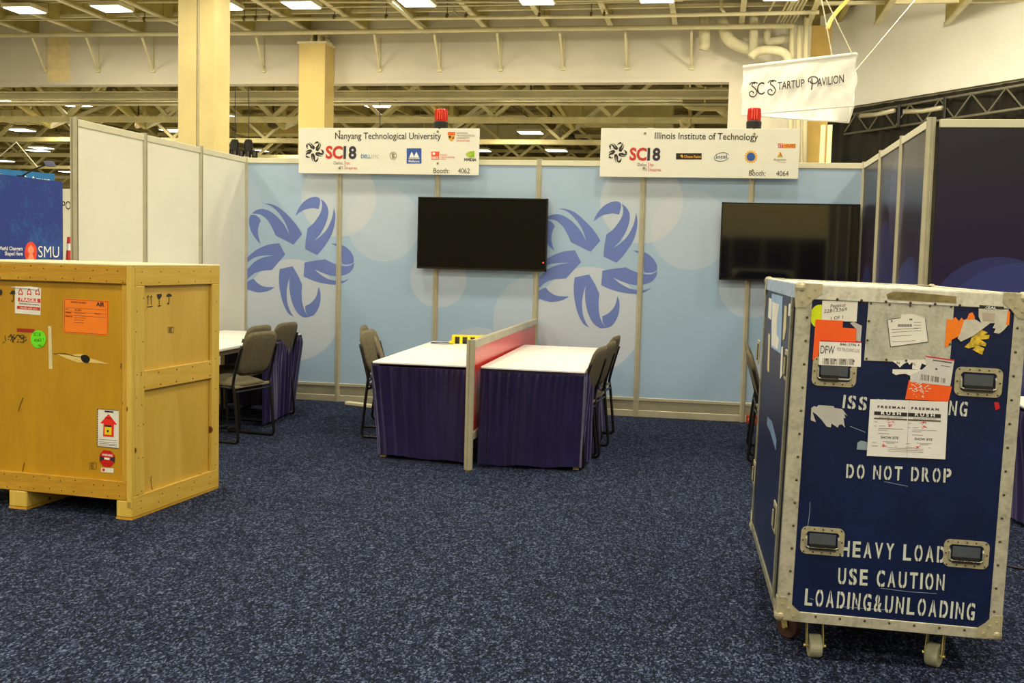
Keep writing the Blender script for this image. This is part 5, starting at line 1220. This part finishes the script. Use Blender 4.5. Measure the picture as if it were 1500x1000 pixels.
KF.poly('torn_paper', [(1306, 528), (1313, 533), (1318, 538), (1323, 533), (1329, 530), (1332, 534), (1336, 530), (1336, 540), (1347, 541), (1350, 532), (1357, 535), (1358, 526)], paper, .003)
KF.poly('torn_tape', [(1307.4, 540.5), (1350, 541), (1352, 549), (1340, 548.6), (1333, 550), (1326, 547), (1318, 547.6), (1312, 549), (1306.8, 546)], paper, .003)
KF.lettering([('N', 1313.3, 533, 1317.4, 533, 3.6, dict(h=.004, bold=.02)), ('FL', 1336, 534.6, 1341.6, 535, 3.6, dict(h=.004))], ink)
b2 = KF.poly('barcode_label', [(1354, 521), (1397.5, 527), (1391.5, 565), (1333, 559), (1333, 549), (1350, 541), (1358, 534)], mat('grey_paper', (206, 200, 186), .6), .0045, label='torn grey barcode label')
KF.poly('red_stripe', [(1354, 520.5), (1397.5, 526.5), (1397.2, 528.4), (1357, 522.6)], mat('crimson', (206, 30, 50), .6, tint=False), .0052, b2)
mb = MB()
for k in range(34):
    u = 1348+k*1.1
    if random.random() < .8: KF.stroke(mb, [(u-.5, 556+.14*k), (u, 547+.2*k)], .35+.5*random.random(), .0055)
KF.stroke(mb, [(1366, 527), (1394, 531)], 1.8, .0055); KF.stroke(mb, [(1378, 535), (1392, 537)], .8, .0055)
KF.sheet(mb, [KF.px(*q) for q in disc_px(1371, 540, 1.9, 1.3, 8)], .0055); mb.build('barcode', mat('barcode_ink', (92, 84, 74), .6, tint=False), b2)
o2 = KF.poly('orange_label', [(1331, 556), (1394, 565.8), (1389, 588), (1325.5, 584)], orange_neon, .004, label='neon orange label with scraped white scrawl')
mb = MB(); random.seed(5)
for k in range(34):
    u, v = 1340+random.gauss(0, 6.5)+6, 569+random.gauss(0, 4.5)
    KF.stroke(mb, [(u, v), (u+random.uniform(-5, 5), v+random.uniform(-3, 3))], 1.0, .0052)
mb.build('scraped_scrawl', paper, o2)
sh = KF.poly('show_paper', [(1274.3, 584), (1388.2, 588), (1384, 672), (1269.2, 667)], mat('show_paper', (224, 218, 204), .6, 0, .02), .006, label='large white double sheet with two black bars')
for du, dv in ((0, 0), (49.4, 2.2)):
    KF.poly('black_bar', [(1280.2+du, 601.8+dv), (1328+du, 603.8+dv), (1328+du, 609.4+dv), (1280+du, 607+dv)], ink, .007, sh)
    KF.poly('thin_bar', [(1280+du, 611+dv), (1328+du, 613+dv), (1328+du, 615+dv), (1279.8+du, 613+dv)], mat('bar_brown', (84, 72, 60), .6, tint=False), .007, sh)
    KF.lettering([('R U S H', 1290+du, 606.3+dv, 1319+du, 607.6+dv, 4.3, dict(h=.0082, bold=.03))], white_p, sh)
    KF.lettering([('F R E E M A N', 1285+du, 596.6+dv, 1325+du, 598.4+dv, 3.2, dict(h=.0075, bold=.04)), ('SHOW SITE', 1289.6+du, 641.4+dv, 1315.6+du, 642.6+dv, 3.4, dict(h=.0075, bold=.01))], ink, sh)
    KF.lettering([('DO NOT DELAY', 1288+du, 611.2+dv, 1322+du, 612+dv, 2.2, dict(h=.0075))], ink_soft, sh)
    mb = MB()
    for (x, y, L_) in ((1280, 617, 5), (1279.5, 623, 4), (1287, 623, 9), (1286, 626.5, 36), (1286, 629, 14), (1286, 634, 16), (1293, 646, 22), (1298, 648, 12), (1277, 647, 6), (1276, 652, 10), (1310, 653, 3)): KF.stroke(mb, [(x+du, y+dv), (x+L_+du, y+dv+L_*.04)], .6, .0075)
    mb.build('printed_lines', ink_soft, sh)
    mb = MB()
    for cx, cy, sx_, sy_, n in ((1304, 616, 7, 2.2, 16), (1304, 622, 4, 2, 12), (1294.5, 652, 4.6, 1.8, 14)):
        for k in range(n):
            u, v = cx+du+random.gauss(0, sx_*.5), cy+dv+random.gauss(0, sy_*.5); KF.stroke(mb, [(u, v), (u+random.uniform(-3, 3), v+random.uniform(-2, 2))], .6, .0075)
    mb.build('red_handwriting', mat('pen_red', (216, 44, 40), .6, tint=False), sh)
mb = MB(); KF.stroke(mb, [(1331.3, 586), (1327.6, 669)], .3, .0075)
for v in (655, 657.5, 660): KF.stroke(mb, [(1300, v), (1352, v+2)], .5, .0075)
mb.build('printed_lines', ink_soft, sh)
grub = mat('grubby_paper', (176, 170, 156), .7)
KF.poly('torn_paper', [(1188.5, 597), (1193, 594.4), (1196, 596), (1199, 593), (1221, 594.5), (1222, 597), (1234, 599), (1241, 609), (1236, 606), (1238.5, 612), (1235.5, 612), (1237.5, 626), (1233, 621), (1229, 622), (1227, 626), (1218, 620), (1217, 625.6), (1211, 624.5), (1203, 614), (1195, 606), (1190, 603), (1195, 618), (1187.5, 615)], grub, .001, label='torn patch of grubby white paper')
KF.poly('torn_paper', [(1256, 648, 1), (1261, 645, 1), (1270, 647), (1270, 659), (1255, 658)], mat('clear_tape', (140, 150, 150), .3), .001)
KF.poly('orange_label', [(1386.5, 467), (1394, 468), (1399, 464), (1404, 470), (1408, 465), (1412, 469), (1416, 466), (1419, 459), (1424, 457), (1427, 463), (1428, 470), (1412, 478), (1404, 492), (1394, 497), (1387, 508), (1383.5, 507)], orange_pale, .0045, label='torn orange label beside the pale plate')
KF.poly('torn_tape', [(1412, 468), (1429, 468), (1437, 473), (1433, 464), (1433, 451.5), (1477, 453), (1477.5, 474), (1470, 483), (1463, 488.5), (1455, 487), (1458, 481), (1453.5, 480), (1457, 473), (1450, 473), (1426, 491), (1407, 500), (1402, 495), (1406, 488)], mat('dirty_tape', (196, 188, 164), .6, 0, .08, 20), .005, label='strips of dirty torn tape')
KF.poly('torn_tape', [(1438, 458), (1457, 459), (1456, 470), (1439, 469)], mat('tan_paper', (178, 160, 140), .6), .0058)
KF.poly('black_label', [(1434, 446.5), (1470, 449), (1470, 453), (1434.5, 451.5)], ink, .0058); KF.lettering([('KEAL', 1441.6, 451.6, 1459, 452.6, 3.6, dict(h=.0068, bold=.02))], white_p)
KF.poly('orange_edge', [(1475.5, 455), (1479, 456), (1477.5, 476), (1473, 475)], orange_pale, .0058)
KF.poly('torn_paper', [(1438, 483), (1447, 487), (1441, 490), (1449.5, 490.5), (1448, 496), (1436, 497), (1445, 503), (1443, 507), (1431, 505), (1441.5, 510), (1438.5, 519.5), (1424, 512), (1429, 507.5), (1419, 510), (1412.5, 508), (1421, 500), (1423, 494)], mat('yellow_scrap', (206, 176, 50), .6, 0, .25, 60, tint=False), .002, label='torn yellow label scraps')
KF.poly('red_mark', [(1456, 588.6), (1463, 589), (1464.5, 598), (1458, 600.6)], mat('red_tape', (196, 24, 20), .5, tint=False), .001, label='small scrap of red tape')
KF.poly('worn_patch', [(1298, 430.5), (1308, 427), (1330, 427.5), (1400, 433.8), (1400, 443.6), (1330, 440), (1300, 438)], mat('worn_brown', (128, 112, 66), .7, 0, .2, 30), .0068)
mb = MB()
for s_ in ([(1182, 781), (1184, 765), (1186, 750), (1186.5, 735)], [(1245, 624), (1268, 633)], [(1295, 705), (1330, 712)], [(1290, 861), (1330, 866), (1372, 869)], [(1230, 888), (1270, 891), (1300, 893)], [(1186, 876), (1192, 878)]): KF.stroke(mb, curve_px(s_, 4), .9, .001)
mb.build('scratches', mat('scratch', (120, 128, 150), .6), case)
# casters
brass = mat('brass_fork', (184, 164, 96), .35, .6, .1, 20)
def caster(x, y, r, label, wm, ang=.15, wth=.046):
    ztop_w = (KM @ (KM.inverted() @ Vector((x, y, .16))))
    lo_ = KM.inverted() @ Vector((x, y, .16)); lo_.z = 0; T3 = KM @ lo_
    M_ = Matrix.Translation((x, y, 0)) @ Matrix.Rotation(ang, 4, 'Z')
    def addw(mb): mb.v = [M_ @ v for v in mb.v]; return mb
    c_ = addw(MB().box(-.045, .045, -.045, .045, T3.z-.012, T3.z+.003)).build('caster', brass, case, label=label)
    addw(MB().lathe([(r*.55, -wth/2), (r*.92, -wth/2), (r, -wth/2+.005), (r, wth/2-.005), (r*.92, wth/2), (r*.55, wth/2)], (0, -.012, r), 'x', 28)).build('wheel', wm, c_)
    mq = MB()
    for sx in (-1, 1): mq.beam((sx*(wth/2+.008), -.012, r*.9), (sx*(wth/2+.006), .008, T3.z-.01), .004, .026, (0, 1, 0))
    addw(mq).build('fork', brass, c_)
    addw(MB().tube([(-wth/2-.018, -.012, r), (wth/2+.018, -.012, r)], .007, 8)).build('axle', brass, c_)
wheel_g = mat('grey_wheel', (150, 146, 116), .6, 0, .1, 20); wheel_b = mat('brown_wheel', (58, 32, 18), .6, 0, .1, 20)
fa, fb2 = at(1193, 966, Z=0), at(1372, 980, Z=0)
caster(fa.x, fa.y+.045, .044, 'grey front caster at the left', wheel_g, .1); caster(fb2.x, fb2.y+.045, .044, 'grey front caster at the right', wheel_g, -.5)
b3 = at(1150, 944, Z=0); caster(max(b3.x, 5.02), b3.y+.1, .05, 'brown wheeled caster behind the left front one', wheel_b, .9, .036)
pr = KM @ Vector((KW-.14, KD-.16, 0)); caster(pr.x, pr.y, .042, None, wheel_b, .3); pr = KM @ Vector((.13, KD-.16, 0)); caster(pr.x, pr.y, .042, None, wheel_b, .3)
